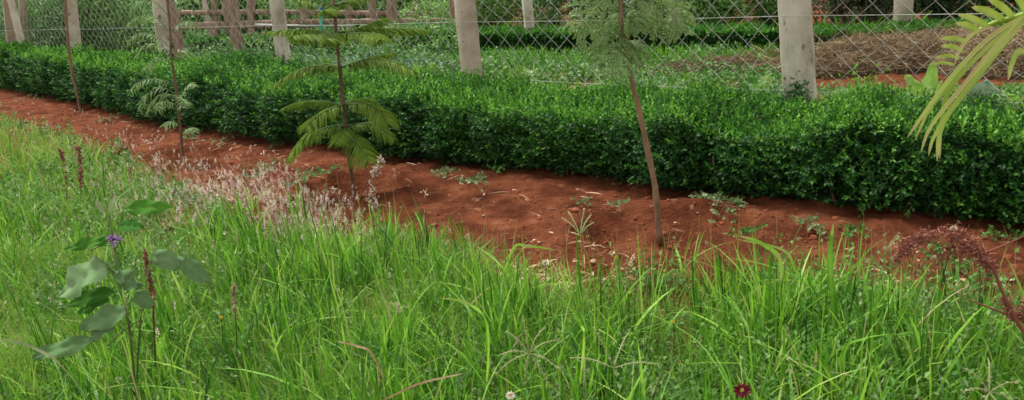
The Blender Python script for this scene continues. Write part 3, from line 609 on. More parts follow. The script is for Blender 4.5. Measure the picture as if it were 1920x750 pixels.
# small scraps beyond the fence
def scrap(name, px, py, w, h, mat, label, cat):
    b = Yp(px, py, G(px, py+14)[1]); mb = MB(); nu = 7; s = w/FOC*np.linalg.norm(b-CP)/2; q = h/FOC*np.linalg.norm(b-CP)/2
    u, v = np.meshgrid(np.linspace(-1, 1, nu), np.linspace(-1, 1, nu)); k = 1-.35*np.abs(u*v)
    for off in (0, .012):
        P = np.stack([b[0]+u*s*k, b[1]+.03*fbm(u*2, v*2, px, 2)+v*q*.6+off, b[2]+v*q*k+.02*fbm(u*2+5, v*2, px, 2)], -1)
        i = np.arange(nu-1)[:, None]*nu; j = np.arange(nu-1)[None]; mb.add(P.reshape(-1, 3), np.stack([i+j, i+j+1, i+nu+j+1, i+nu+j], -1).reshape(-1, 4), .5)
    return tag(mb.build(name, M[mat], loc=b, smooth=True), label, cat)
scrap('husk', 1055, 146, 30, 20, 'orange', 'crumpled orange and cream husk lying behind the hedge right of the thin far post', 'husk')
o = scrap('plastic_scrap', 1247, 154, 22, 22, 'plastic', 'pale square scrap of plastic behind the hedge right of the leaning sapling', 'litter')
tg = empty('seed_tag', G(1886, 118), 'yellow paper tag with a red mark on a stick in the brush heap', 'tag')
yy = G(1886, 118)[1]; mb = MB(); beam(mb, Yp(1886, 90, yy), Yp(1884, 64, yy), .10, .006, segs=3)
a = Yp(1885, 90, yy); b = Yp(1884, 63, yy); w = 17/FOC*np.linalg.norm(a-CP); mb = MB(); beam(mb, a, b, w, .006, jit=.001, segs=4); mb.build('paper', M['paper'], tg)
mb = MB(); beam(mb, Yp(1885, 78, yy-.01), Yp(1884.5, 67, yy-.01), w*.6, .004, segs=2); mb.build('red_mark', M['redpaper'], tg)
mb = MB(); tube(mb, [G(1886, 118), Yp(1885, 70, yy+.012)], .006, 6); mb.build('stick', M['bark'], tg)

# ------------------------------------------------------------------ saplings
def trunk(r, path, r0, r1, mat, name='trunk', n=26):
    mb = MB(); P = bez(path, n); P = P+rng.normal(0, r0*.12, P.shape)*np.linspace(1, .6, n)[:, None]; tube(mb, P, np.linspace(r0, r1, n)*(1+.10*np.sin(np.arange(n)*1.9)), 9)
    return mb.build(name, M[mat], r, smooth=True)
def bipinnate(mb, st, path, npin, plen, nl, ll, lw, side=None, tint=.5, droop=.25, k=1.0):
    P = bez(path, npin*3+1); tube(st, P, np.linspace(.0028, .0008, len(P)), 4, cap=False)
    T = norm(np.gradient(P, axis=0)); S0 = norm(np.array(side if side is not None else [1, 0, .2]))
    for i in range(npin):
        t = (i+.7)/npin; q = int(t*(len(P)-1)); tg = T[q]; s = norm(S0-tg*(S0@tg)); prof = math.sin(math.pi*(.12+.80*t))**.7
        for sg in (1, -1):
            d = norm(s*sg*.85+tg*.55+rng.normal(0, .17, 3)); L = plen*prof*rng.uniform(.6, 1.15)
            u = np.linspace(0, 1, 6)[:, None]; pp = P[q]+d*u*L; pp[:, 2] -= droop*L*u[:, 0]**2
            tube(st, pp, .0007, 3, cap=False)
            m = nl; tt = (np.arange(m)+.6)/m; base = P[q]+d*(tt*L)[:, None]; base[:, 2] -= droop*L*tt**2
            n2 = norm(np.cross(d, tg)+rng.normal(0, .25, 3)); s2 = norm(np.cross(d, n2))
            pr = np.sin(math.pi*(.15+.8*tt))**.6
            for s3 in (1, -1):
                dd = s2*s3*.8+d*.6+rng.normal(0, .15, (m, 3)); dd[:, 2] -= .15
                leaves(mb, base, dd, np.broadcast_to(n2, (m, 3))+rng.normal(0, .3, (m, 3)), ll*pr, lw, np.clip(tint+rng.normal(0, .12, m), 0, 1), .1)
# 1: leaning feathery sapling
r = empty('sapling', T1, 'slim leaning brown sapling with feathery drooping leaves in front of the hedge', 'sapling')
y1 = T1[1]
trunk(r, [T1-[0, 0, .06], Yp(1228, 350, y1), Yp(1202, 225, y1), Yp(1180, 130, y1), Yp(1165, 45, y1), Yp(1162, -60, y1)], .0140, .0075, 'bark')
trunk(r, [Yp(1181, 138, y1+.01), Yp(1176, 90, y1+.02), Yp(1181, 30, y1+.03), Yp(1184, -60, y1+.03)], .0085, .006, 'barkd', 'branch')
st = MB(); F = [([(1168, 20), (1130, 22), (1098, 48), (1084, 76)], -.10, .085), ([(1168, 0), (1125, -5), (1090, 15), (1072, 45)], .05, .085), ([(1165, -30), (1120, -42), (1080, -20)], .1, .08),
     ([(1172, 10), (1215, 0), (1255, 22), (1276, 62)], -.08, .09), ([(1178, -20), (1225, -30), (1262, -5), (1286, 40)], .06, .09), ([(1182, 40), (1215, 32), (1240, 50)], .1, .07),
     ([(1176, 75), (1166, 88), (1152, 112), (1146, 140)], -.14, .095), ([(1178, 70), (1160, 70), (1135, 88), (1122, 120)], -.06, .075), ([(1176, 78), (1185, 80), (1190, 98), (1188, 118)], -.1, .06),
     ([(1168, 30), (1150, 40), (1128, 62), (1120, 90)], .08, .07), ([(1176, -40), (1200, -80), (1250, -90)], .0, .09), ([(1164, -50), (1130, -90), (1090, -100)], .0, .09), ([(1180, 20), (1190, 28), (1198, 55)], -.05, .05)]
for (pp, off, pl) in F:
    mb = MB(); path = [Yp(a, b, y1+off*k/(len(pp)-1)) for k, (a, b) in enumerate(pp)]
    bipinnate(mb, st, path, 10, pl*1.2, 13, .0155, .0068, side=[.35, .3, .9] if abs(pp[-1][0]-pp[0][0]) > 45 else [1, .2, .1], tint=.72 if pp[0][1] < 60 else .62, droop=.35)
    mb.build('leaf', M['jaca'], r)
st.build('leaf_stalks', M['jaca'], r)
# 2: whorled conifer sapling
r = empty('conifer_sapling', T2, 'young conifer sapling with tiers of drooping comb-like branches on the red soil', 'sapling'); y2 = T2[1]
trunk(r, [T2-[0, 0, .08], Yp(654, 290, y2), Yp(645, 205, y2), Yp(636, 120, y2), Yp(630, 60, y2), Yp(622, -60, y2)], .0118, .008, 'barkd')
def conifer_branch(pp, yo, wid=.07, tint=.5):
    wid = wid*1.25; tint = tint+.13
    path = [Yp(a, b, y2+yo*k/(len(pp)-1)) for k, (a, b) in enumerate(pp)]; P = bez(path, 60); T = norm(np.gradient(P, axis=0)); mb = MB()
    tube(mb, P, np.linspace(.007, .0025, 60), 5, tint=.1)
    L = sum(np.linalg.norm(np.diff(P, axis=0), axis=1)); n = int(L/.0042)
    for row in (0, 1, 2):
        q = np.sort(rng.uniform(.06, 1, n)); ii = (q*59).astype(int); sg = rng.choice([-1, 1], n); tg = T[ii]
        s = norm(np.cross(tg, [0, 0, 1.]))*sg[:, None]
        if row == 2: s = s*.35+np.array([0, 0, -.8])
        d = norm(s*.9+tg*.62+np.array([0, 0, .12 if row == 0 else -.05])+rng.normal(0, .10, (n, 3)))
        ln = wid*np.clip(np.sin(math.pi*(.10+.84*q))**.6, .25, 1)*rng.uniform(.75, 1.12, n)*(.55 if row == 2 else 1)
        t = np.linspace(0, 1, 5)[None, :, None]; pts = P[ii][:, None]+d[:, None]*t*ln[:, None, None]; pts[..., 2] -= (ln[:, None]*.55*t[..., 0]**2)
        ti = np.clip(tint+rng.normal(0, .12, n)+.15*q, 0, 1)
        side = norm(np.cross(d, rng.normal(size=(n, 3)))); wv = np.array([.7, 1, 1, .8, .2])*.0042
        ribbons(mb, pts, np.broadcast_to(wv, (n, 5)), side, ti); ribbons(mb, pts, np.broadcast_to(wv, (n, 5)), norm(np.cross(d, side)), ti)
    mb.build('branch', M['arau'], r)
for a in [([(632, 64), (600, 58), (555, 56), (502, 60)], -.12, .06, .55), ([(632, 66), (605, 66), (575, 66), (548, 68)], -.34, .07, .45), ([(634, 62), (670, 54), (705, 40), (724, 34)], .15, .06, .45),
          ([(634, 66), (680, 62), (705, 66), (714, 74)], -.28, .07, .55), ([(635, 60), (700, 56), (760, 54), (800, 56)], .25, .06, .45), ([(632, 62), (625, 70), (612, 74)], -.35, .06, .5),
          ([(640, 127), (600, 124), (560, 132), (512, 160)], -.15, .06, .5), ([(640, 126), (690, 112), (735, 116), (776, 134)], -.12, .07, .5), ([(640, 125), (680, 112), (710, 104), (740, 100)], .2, .055, .4), ([(640, 125), (610, 120), (588, 122)], .2, .05, .35),
          ([(646, 196), (620, 204), (590, 222), (573, 240)], -.2, .08, .6), ([(646, 196), (690, 196), (715, 212), (726, 232)], -.2, .085, .55), ([(646, 198), (600, 190), (560, 192), (528, 204)], .22, .05, .35), ([(646, 194), (670, 186), (700, 186)], .25, .05, .35),
          ([(650, 236), (610, 240), (570, 258), (538, 298)], -.12, .075, .55), ([(650, 236), (690, 232), (715, 242), (736, 258)], -.05, .07, .5), ([(650, 245), (665, 262), (680, 284), (690, 302)], -.3, .09, .55), ([(652, 240), (640, 250), (628, 268)], -.3, .06, .45),
          ([(628, 12), (590, 4), (560, 0)], -.1, .06, .5), ([(628, 10), (660, 0), (690, -8)], .1, .06, .5), ([(628, 12), (616, 18), (606, 20)], -.25, .05, .5), ([(626, -30), (570, -45), (540, -40)], .0, .06, .5), ([(626, -30), (680, -45), (715, -40)], .0, .06, .5)]: conifer_branch(*a)
# 3: thin sapling with pale compound leaves
r = empty('sapling', T3, 'thin sapling with pale drooping compound leaves in front of the hedge left of the conifer', 'sapling'); y3 = T3[1]
trunk(r, [T3-[0, 0, .06], Yp(338, 240, y3), Yp(332, 180, y3), Yp(322, 110, y3), Yp(318, 50, y3), Yp(312, -40, y3)], .0105, .005, 'barkd')
st = MB()
for (pp, off, pl) in [([(328, 160), (300, 148), (265, 152), (246, 168)], -.2, .07), ([(328, 175), (300, 164), (272, 178), (262, 204)], -.1, .07), ([(330, 180), (305, 176), (285, 190), (278, 208)], .1, .07), ([(332, 190), (345, 170), (355, 158), (365, 160)], -.1, .05),
                      ([(333, 200), (315, 190), (300, 192), (296, 205)], -.15, .06), ([(335, 205), (345, 192), (335, 178)], -.2, .05), ([(320, 100), (295, 82), (268, 86), (255, 104)], .1, .08), ([(320, 90), (290, 66), (262, 62), (240, 76)], -.1, .08), ([(318, 60), (292, 34), (262, 30), (240, 44)], .1, .09),
                      ([(318, 60), (345, 40), (365, 50)], -.1, .06), ([(316, 30), (290, 4), (262, 2), (245, 14)], -.1, .09), ([(320, 110), (345, 92), (362, 104)], .1, .06), ([(322, 120), (300, 108), (282, 118), (272, 132)], -.15, .07), ([(314, 0), (280, -24), (250, -20)], 0, .08), ([(314, 10), (345, -10), (370, 0)], 0, .08),
                      ([(338, 236), (322, 228), (308, 234)], -.1, .04), ([(340, 250), (356, 240), (364, 246)], -.1, .035)]:
    mb = MB(); path = [Yp(a, b, y3+off*k/(len(pp)-1)) for k, (a, b) in enumerate(pp)]
    P = bez(path, 34); tube(st, P, np.linspace(.0026, .0008, 34), 4, cap=False); T = norm(np.gradient(P, axis=0))
    for q in range(5, 34, 2):
        for sg in (1, -1):
            sd = norm(np.cross(T[q], [.2, -.3, 1.]))*sg; d = norm(sd*.8+T[q]*.6+rng.normal(0, .18, 3)+[0, 0, -.25]); u = np.linspace(0, 1, 5)[:, None]
            l = .062*math.sin(math.pi*(.15+.75*q/34))**.5*rng.uniform(.7, 1.15); pt = P[q]+d*u*l; pt[:, 2] -= .35*l*u[:, 0]**2
            ribbons(mb, pt[None], np.array([[.4, 1, .9, .6, .1]])*.0085, norm(np.cross(d, rng.normal(0, .35, 3)+[.1, -.6, .8]))[None], np.clip(rng.normal(.60, .14, 1), 0, 1))
    mb.build('leaf', M['jaca'], r)
st.build('leaf_stalks', M['jaca'], r)
# 4: bare thin stem far left
r = empty('sapling', T4, 'bare thin leaning sapling stem at the far left end of the hedge', 'sapling'); y4 = T4[1]
trunk(r, [T4-[0, 0, .06], Yp(146, 180, y4), Yp(134, 130, y4), Yp(126, 60, y4), Yp(121, -30, y4)], .018, .014, 'bark')
st = MB()
for pp in ([(122, -10), (100, -30), (80, -20)], [(122, -10), (140, -35), (165, -30)]):
    mb = MB(); bipinnate(mb, st, [Yp(a, b, y4) for a, b in pp], 10, .12, 9, .03, .012, tint=.5); mb.build('leaf', M['jaca'], r)
# small leafy climber on the nearest concrete post
b = fpt(0, .14, .0); cl = empty('climber', b, 'small dark leafy climber clinging to the foot of the nearest concrete post', 'climber')
mb = MB(); n = 420; c = fence_at(1495, 182, .13); p = c+rng.normal(0, 1, (n, 3))*[.028, .02, .042]; leaves(mb, p, rng.normal(0, 1, (n, 3)), rng.normal(0, .6, (n, 3))+[0, -1, .6], .022, .010, np.clip(rng.normal(.4, .15, n), 0, 1)); mb.build('foliage', M['shrubB'], cl)
mb = MB(); tube(mb, bez([b, (b+c)/2+[.01, 0, 0], c+[0, 0, .03]], 8), .004, 5); mb.build('stem', M['barkd'], cl)

# ------------------------------------------------------------------ palm
pd = 1.9; pb = G(2420, 560); pm = empty('palm', pb, 'young palm whose yellow-green frond droops into view at the upper right', 'palm')
mb = MB(); hub = D(2330, -60, 2.05); tube(mb, bez([pb-[0, 0, .05], (pb+hub)/2+[.03, 0, 0], hub], 12), np.linspace(.06, .035, 12), 12); mb.build('trunk', M['bark'], pm, smooth=True)
def pstrip(mb, path, w, tint, nrm=None, n=12):
    P = bez(path, n); T = norm(np.gradient(P, axis=0)); nr = norm(np.array(nrm if nrm is not None else -FW)); s = norm(np.cross(T, nr)); t = np.linspace(0, 1, n)
    pr = np.interp(t, [0, .12, .6, .9, 1], [.45, .9, 1, .6, .12])*w; u = np.cross(s, T)
    a = P-s*pr[:, None]/2+u*pr[:, None]*.18; b = P+s*pr[:, None]/2+u*pr[:, None]*.18
    v = np.stack([a, P, b], 1).reshape(-1, 3); i = np.arange(n-1)[:, None]*3; j = np.arange(2)[None]
    tv = np.repeat(np.where(t > .86, np.maximum(tint, .97), np.clip(tint+.12*np.sin(t*9+P[0][0]*40), 0, .9 if tint < .9 else 1)), 3).reshape(-1, 3)+np.array([-.06, .14, -.06]); mb.add(v, np.stack([i+j, i+j+1, i+3+j+1, i+3+j], -1).reshape(-1, 4), np.clip(tv, 0, 1).ravel())
def pp_(pts, d0=0.0, d1=0.0): return [D(a, b, pd+d0+(d1-d0)*k/max(1, len(pts)-1)) for k, (a, b) in enumerate(pts)]
fr = [(2330, -60), (2120, -50), (1990, -5), (1918, 28), (1862, 44), (1822, 66), (1796, 98)]
fo = MB(); P = bez([hub]+pp_(fr[1:]), 30); tube(fo, P, np.linspace(.011, .0035, 30), 8, tint=.55); fro = fo.build('frond', M['palm'], pm, smooth=True)
def plf(pts, w, tint, d0=0, d1=0, nrm=None):
    mb = MB(); pstrip(mb, pp_(pts, d0, d1), w*pd/FOC, tint, nrm); o = mb.build('leaflet', M['palm'], pm); o.parent = fro; return o
for (a, b, w, dd, ti) in [((1900, 34), (1853, 0), 17, .06, .55), ((1884, 40), (1822, 14), 17, .05, .6), ((1856, 54), (1796, 28), 15, .05, .6), ((1838, 62), (1792, 44), 15, .05, .55), ((1925, 26), (1888, -22), 18, .08, .55), ((1945, 20), (1915, -30), 18, .08, .5),
                          ((1815, 80), (1762, 73), 11, .05, .6), ((1808, 98), (1764, 86), 11, .05, .6), ((1800, 110), (1752, 108), 8, .05, .55), ((1790, 122), (1746, 121), 7, .05, .6), ((1965, 8), (1945, -50), 18, .08, .5)]:
    m = ((a[0]+b[0])/2, (a[1]+b[1])/2-4); plf([a, m, b], w*.92, ti, 0, -dd)
for (pts, w, ti, dd) in [([(1935, 22), (1860, 66), (1790, 136), (1735, 208), (1701, 258)], 12, .78, -.05), ([(1925, 28), (1865, 76), (1800, 138), (1745, 200), (1716, 262)], 12, .55, -.03), ([(1930, 34), (1880, 78), (1815, 150), (1765, 208), (1738, 250), (1727, 285)], 11, .80, .0),
                         ([(1922, 40), (1876, 90), (1818, 160), (1776, 214), (1748, 262), (1741, 292)], 12, .6, .02), ([(1918, 36), (1870, 96), (1815, 166), (1772, 220), (1759, 262), (1757, 302)], 16, .5, .04), ([(1912, 36), (1850, 104), (1796, 172), (1752, 226), (1730, 268)], 10, .9, -.07),
                         ([(1905, 44), (1842, 96), (1780, 168), (1764, 230), (1762, 298)], 12, .45, .06), ([(1860, 50), (1826, 62), (1802, 88), (1790, 118)], 9, .95, -.06), ([(1898, 54), (1850, 118), (1806, 172), (1786, 196)], 10, .55, .05),
                         ([(1930, 100), (1908, 96), (1896, 120), (1890, 150)], 15, .6, .0), ([(1960, 60), (1930, 90), (1905, 105)], 16, .5, .02)]:
    plf(pts, w*.72, ti, dd, dd-.02)
for q in range(5):     # the palm's other fronds, outside the picture on the right
    an = -.9+q*.55; dirv = np.array([math.cos(an)+.35, math.sin(an), .75]); e = hub+dirv*.45; tip = hub+np.array([dirv[0]*1.15, dirv[1]*1.15, .35])
    mb = MB(); P = bez([hub, e, tip], 24); tube(mb, P, np.linspace(.010, .003, 24), 7, tint=.5)
    for i in range(4, 24):
        T = norm(P[min(i+1, 23)]-P[i-1]); s = norm(np.cross(T, [0, 0, 1.]))
        for sg in (1, -1):
            d = s*sg*.8+T*.5; pstrip(mb, [P[i], P[i]+d*.16+[0, 0, .02], P[i]+d*.30-[0, 0, .09]], .022, .5+rng.normal(0, .08), [0, 0, 1.], 7)
    mb.build('frond', M['palm'], pm)

# ------------------------------------------------------------------ foreground grass
def vis(x, y, m=350):
    px, py, w = PX(np.stack([x, y, 0*x], -1)); return px, py, w, (w > .8) & (px > -m) & (px < 1920+m) & (py < 1150)
def samp(n, x0, x1, y0, y1):
    x, y = area(n, x0, x1, y0, y1); px, py, w, ok = vis(x, y); return x[ok], y[ok], px[ok], py[ok], w[ok]
# tall broad blades, in tufts
mb = MB()
x, y, px, py, w = samp(36000, -4.0, 3.4, 1.15, 5.5)
e = edge(px)+12*fbm(px/60, 0, 3, 2); d = py-e
den = np.clip((px-330)/260, .10, 1)*np.clip(d/60+.12, 0, 1)*(.55+.6*fbm(x*2.2, y*2.2, 9, 2)).clip(.08, 1)
den = np.where((px > 300) & (px < 690), den*np.interp(d, [55, 110], [.18, 1]), den); den = np.where((px < 420) & (d > 210), np.maximum(den, .20), den); den = np.where((px > 150) & (px < 360) & (py > 610), np.maximum(den, .75), den); den = den*np.where((px > 900) & (px < 1340), np.interp(d, [60, 115], [.12, 1]), 1)*np.where((px > 1340) & (d < 55), .30, 1)*np.where(px > 1600, np.interp(d, [70, 130], [.22, 1]), 1)*np.where(px > 1500, .75, 1)
ok = (d > -6) & (rng.random(len(x)) < den*.62); x, y, px, py, w, d = [a[ok] for a in (x, y, px, py, w, d)]
nb = rng.integers(7, 17, len(x)); idx = np.repeat(np.arange(len(x)), nb); n = len(idx)
tuft = rng.uniform(.65, 1.2, len(x))[idx]*np.interp(d, [0, 40, 120, 300], [.85, 1.0, 1.05, .95])[idx]; cl = rng.normal(0, .09, len(x))[idx]
bx = x[idx]+rng.normal(0, .022, n); by = y[idx]+rng.normal(0, .022, n)
h = .235*tuft*rng.uniform(.5, 1.32, n); wd = np.where(rng.random(n) < .28, .0078, .0040)*rng.uniform(.6, 1.4, n)
ti = np.clip(.50+cl*1.7+rng.normal(0, .20, n), 0, .9); ti = np.where(rng.random(n) < .03, rng.uniform(.93, 1, n), ti)
le = np.abs(rng.normal(.30, .28, n)); le = np.where(rng.random(n) < .08, rng.uniform(.9, 1.3, n), le).clip(0, 1.4)
blades(mb, bx, by, h, wd, le, ti, 7)
tag(mb.build('tall_grass', M['grass']), 'tall bright green grass with broad blades filling the foreground', 'grass', kind='stuff')
# fine low sward
mb = MB()
nr_ = [samp(620000, -9, 3.4, 1.15, 11.5), samp(420000, -2.8, 2.4, 1.15, 3.3)]; x, y, px, py, w = [np.concatenate(a) for a in zip(*nr_)]
e = edge(px)+10*fbm(px/40, 0, 5, 2); d = py-e
pd_ = np.clip((3.2/w), .12, 1)**1.4*np.clip(d/40+.15, 0, 1)*np.interp(px, [300, 500, 900, 1500], [1, .9, .75, .75])*np.where((px > 330) & (px < 680) & (d < 60), .40, 1)*np.where((px > 900) & (px < 1900), np.interp(d, [50, 100], [.16, 1]), 1)*(.65+.6*fbm(x*2.8, y*2.8, 12, 2)).clip(.1, 1)
ok = (d > -4) & (rng.random(len(x)) < pd_*.72); x, y, px, w, d = [a[ok] for a in (x, y, px, w, d)]; n = len(x)
sc = np.clip(w/3.2, .8, 3)**.6
h = (.125+.06*fbm(x*1.6, y*1.6, 2, 2))*rng.uniform(.5, 1.5, n)*sc**.7*np.clip(.5+d/90, .5, 1.1); wd = .0028*sc*rng.uniform(.6, 1.5, n)
ti = np.clip(.50+.30*fbm(x*2.6, y*2.6, 7, 2)+rng.normal(0, .13, n)+np.where(px < 400, .10, 0), 0, .93); ti = np.where(rng.random(n) < .10, rng.uniform(.90, 1, n), ti)
blades(mb, x, y, h, wd, np.abs(rng.normal(.45, .35, n)).clip(0, 1.2), ti, 4)
tag(mb.build('low_grass', M['lowgrass']), 'fine low green grass covering the ground beside the red soil strip', 'grass', kind='stuff')
# leafy weeds in the sward
mb = MB(); mp = MB()
nr_ = [samp(200000, -9, 3.4, 1.15, 11), samp(80000, -2.8, 2.4, 1.15, 3.3)]; x, y, px, py, w = [np.concatenate(a) for a in zip(*nr_)]; e = edge(px); d = py-e
f = fbm(x*1.8, y*1.8, 21, 2); ok = (d > 6) & (rng.random(len(x)) < (np.interp(px, [0, 420, 600, 1250, 1500, 1900], [.85, .8, .5, .42, .48, .55])*np.clip(3/w, .2, 1)*(f > -.25)*(.5+f)).clip(0, 1)); x, y, px, w, d = [a[ok] for a in (x, y, px, w, d)]; n = len(x)
z = gz(x, y); hh = np.where(rng.random(n) < .6, rng.uniform(.01, .05, n), rng.uniform(.04, .15, n))*np.interp(px, [0, 600, 1300, 1900], [1.1, .9, 1.15, 1.2]); pale = rng.random(n) < .14
for buf, sel in ((mb, ~pale), (mp, pale)):
    m = sel.sum(); b = np.stack([x[sel], y[sel], z[sel]+hh[sel]*.25], -1); sc = np.clip(w[sel]/3, .8, 2.5)**.5
    sprigs(buf, b, np.array([0, 0, 1.])+rng.normal(0, .35, (m, 3)), hh[sel], 8, .021*sc, .011*sc, np.clip(rng.normal(.5, .17, m), 0, 1), 1.2)
tag(mb.build('leafy_weeds', M['weed']), 'small leafy green weeds mixed through the foreground grass', 'weeds', kind='stuff')
tag(mp.build('pale_weeds', M['paleweed']), 'pale grey-green small weeds dotted among the foreground grass', 'weeds', kind='stuff')
# dry pinkish seed heads
mb = MB()
x, y, px, py, w = samp(230000, -8, 3, 1.3, 9); e = edge(px); d = py-e
zone = np.exp(-(((px-480)/165)**2+((d-20)/58)**2)*1.0)*1.2+.55*np.exp(-(((px-250)/120)**2+((d-75)/50)**2))+.10*((px < 420) & (d > 20))*.5+.16*np.exp(-(((px-620)/90)**2+((d+30)/30)**2))+.004*(d > 20)
zone = zone*(.5+.9*fbm(x*3, y*3, 31, 2)).clip(.03, 1.4)
ok = (rng.random(len(x)) < zone*np.clip(4/w, .2, 1)*.80) & (hedge_clear(x, y) > .3); x, y, w = x[ok], y[ok], w[ok]; n = len(x); z = gz(x, y)
h = rng.uniform(.03, .15, n)+.05*((x < -.6) & (y < 3.4)); a = rng.uniform(0, 6.28, n); le = rng.uniform(0, .9, n)
blades(mb, x, y, h, np.full(n, .0016), le, np.clip(rng.normal(.5, .2, n), 0, 1), 4, dirn=a)
tipp = np.stack([x+np.cos(a)*h*le, y+np.sin(a)*h*le, z-.005+h*(1-.42*le)], -1)
sprigs(mb, tipp-[0, 0, .014], np.stack([np.cos(a)*le, np.sin(a)*le, 1+0*a], -1), rng.uniform(.015, .045, n), 9, .012, .0060, np.clip(rng.normal(.55, .2, n), 0, 1), 1.0)
tag(mb.build('seed_heads', M['seed']), 'dry pinkish seed heads massed along the grass edge left of centre', 'seed heads', kind='stuff')
# straw and fallen leaves
mb = MB()
x, y, px, py, w = samp(190000, -6, 3.2, 1.3, 8); e = edge(px); d = py-e
zone = 3.2*np.exp(-(((px-1110)/220)**2+((d-20)/34)**2))+.5*np.exp(-(((px-820)/110)**2+((d-2)/30)**2))+.4*np.exp(-(((px-1700)/260)**2+((d-15)/45)**2))+.35*np.exp(-(((px-480)/170)**2+((d+10)/55)**2))+.22*(d > 0)+.045
zone = zone*(.35+1.3*fbm(x*3.3, y*3.3, 41, 2)).clip(.02, 1.5)
ok = (rng.random(len(x)) < zone*.42) & (hedge_clear(x, y) > .08); x, y = x[ok], y[ok]; n = len(x); z = gz(x, y)+rng.uniform(.003, .018, n)
dr = norm(rng.normal(0, 1, (n, 3))*[1, 1, .18]); l = rng.uniform(.02, .11, n); t = np.linspace(-.5, .5, 4)[None, :, None]; pts = np.stack([x, y, z], -1)[:, None]+dr[:, None]*t*l[:, None, None]
pts[..., 2] += (l[:, None]*.2*(.25-t[..., 0]**2)); ribbons(mb, pts, np.broadcast_to(np.array([.6, 1, 1, .3])*.0044, (n, 4))*rng.uniform(.5, 1.7, (n, 1)), norm(rng.normal(size=(n, 3))*[1, 1, .4]), np.clip(rng.normal(.55, .2, n), 0, 1))
k = rng.random(n) < .35; m = k.sum(); leaves(mb, np.stack([x, y, z], -1)[k]+rng.normal(0, .01, (m, 3))*[1, 1, .2], rng.normal(0, 1, (m, 3))*[1, 1, .15], rng.normal(0, .25, (m, 3))+[0, 0, 1], rng.uniform(.012, .034, m), .012, np.clip(rng.normal(.5, .25, m), 0, 1), .15)
tag(mb.build('straw_litter', M['straw']), 'pale dry straw and fallen leaves along the edge of the foreground grass', 'straw', kind='stuff')
mb = MB(); x, y, px, py, w = samp(150000, -8, 3.2, 1.15, 9); d = py-edge(px); ok = (d > 15) & (rng.random(len(x)) < np.clip(3/w, .2, 1)*.7); x, y = x[ok], y[ok]; n = len(x); z = gz(x, y)+rng.uniform(.002, .03, n)
dr = norm(rng.normal(0, 1, (n, 3))*[1, 1, .25]); l = rng.uniform(.03, .12, n); t = np.linspace(-.5, .5, 3)[None, :, None]; pts = np.stack([x, y, z], -1)[:, None]+dr[:, None]*t*l[:, None, None]; pts[..., 2] = np.maximum(pts[..., 2], z[:, None]-.01)
ribbons(mb, pts, np.broadcast_to(np.array([.6, 1, .4])*.006, (n, 3)), norm(rng.normal(size=(n, 3))*[1, 1, .4]), rng.random(n))
tag(mb.build('grass_thatch', M['thatch']), 'matted dead stems and dull leaves lying beneath the foreground grass', 'dead grass', kind='stuff')
# thin wiry stalks standing out of the grass edge
mb = MB(); n = 420; pxs = rng.uniform(300, 1950, n); g = np.array([G(a, edge(a)+rng.uniform(-35, 60)) for a in pxs])
blades(mb, g[:, 0], g[:, 1], rng.uniform(.10, .30, n), np.full(n, .0016), rng.uniform(0, .35, n), np.clip(rng.normal(.9, .08, n), 0, 1), 6)
tag(mb.build('grass_stalks', M['lowgrass']), 'thin wiry grass stalks standing up in front of the bare red soil', 'grass', kind='stuff')

# ------------------------------------------------------------------ creeping weeds on the soil: one thing each
WG = 'creeping weeds on the bare soil'
def creeper(px, py, rpx, n, mat, label):
    b = G(px, py); b[2] = float(gz(np.array([b[0]]), np.array([b[1]]))[0]); r = rpx/FOC*np.linalg.norm(b-CP); mb = MB()
    o = rng.normal(0, .5, (n, 2))*[r, r*1.5]; st_ = MB()
    x = b[0]+o[:, 0]; y = b[1]+o[:, 1]; z = gz(x, y)+rng.uniform(.003, .028, n); p = np.stack([x, y, z], -1)
    sprigs(mb, p, np.concatenate([norm(o), np.full((n, 1), .45)], 1), rng.uniform(.012, .03, n), 6, .017, .010, np.clip(rng.normal(.5, .18, n), 0, 1), 1.1)
    root = empty('creeping_weed', b, label, 'weed', WG); mb.build('foliage', M[mat], root)
    for q in range(0, n, 3): tube(st_, [b+[0, 0, .004], (b+p[q])/2+[0, 0, .01], p[q]], .0012, 4, cap=False)
    st_.build('stems', M['barkd'], root)
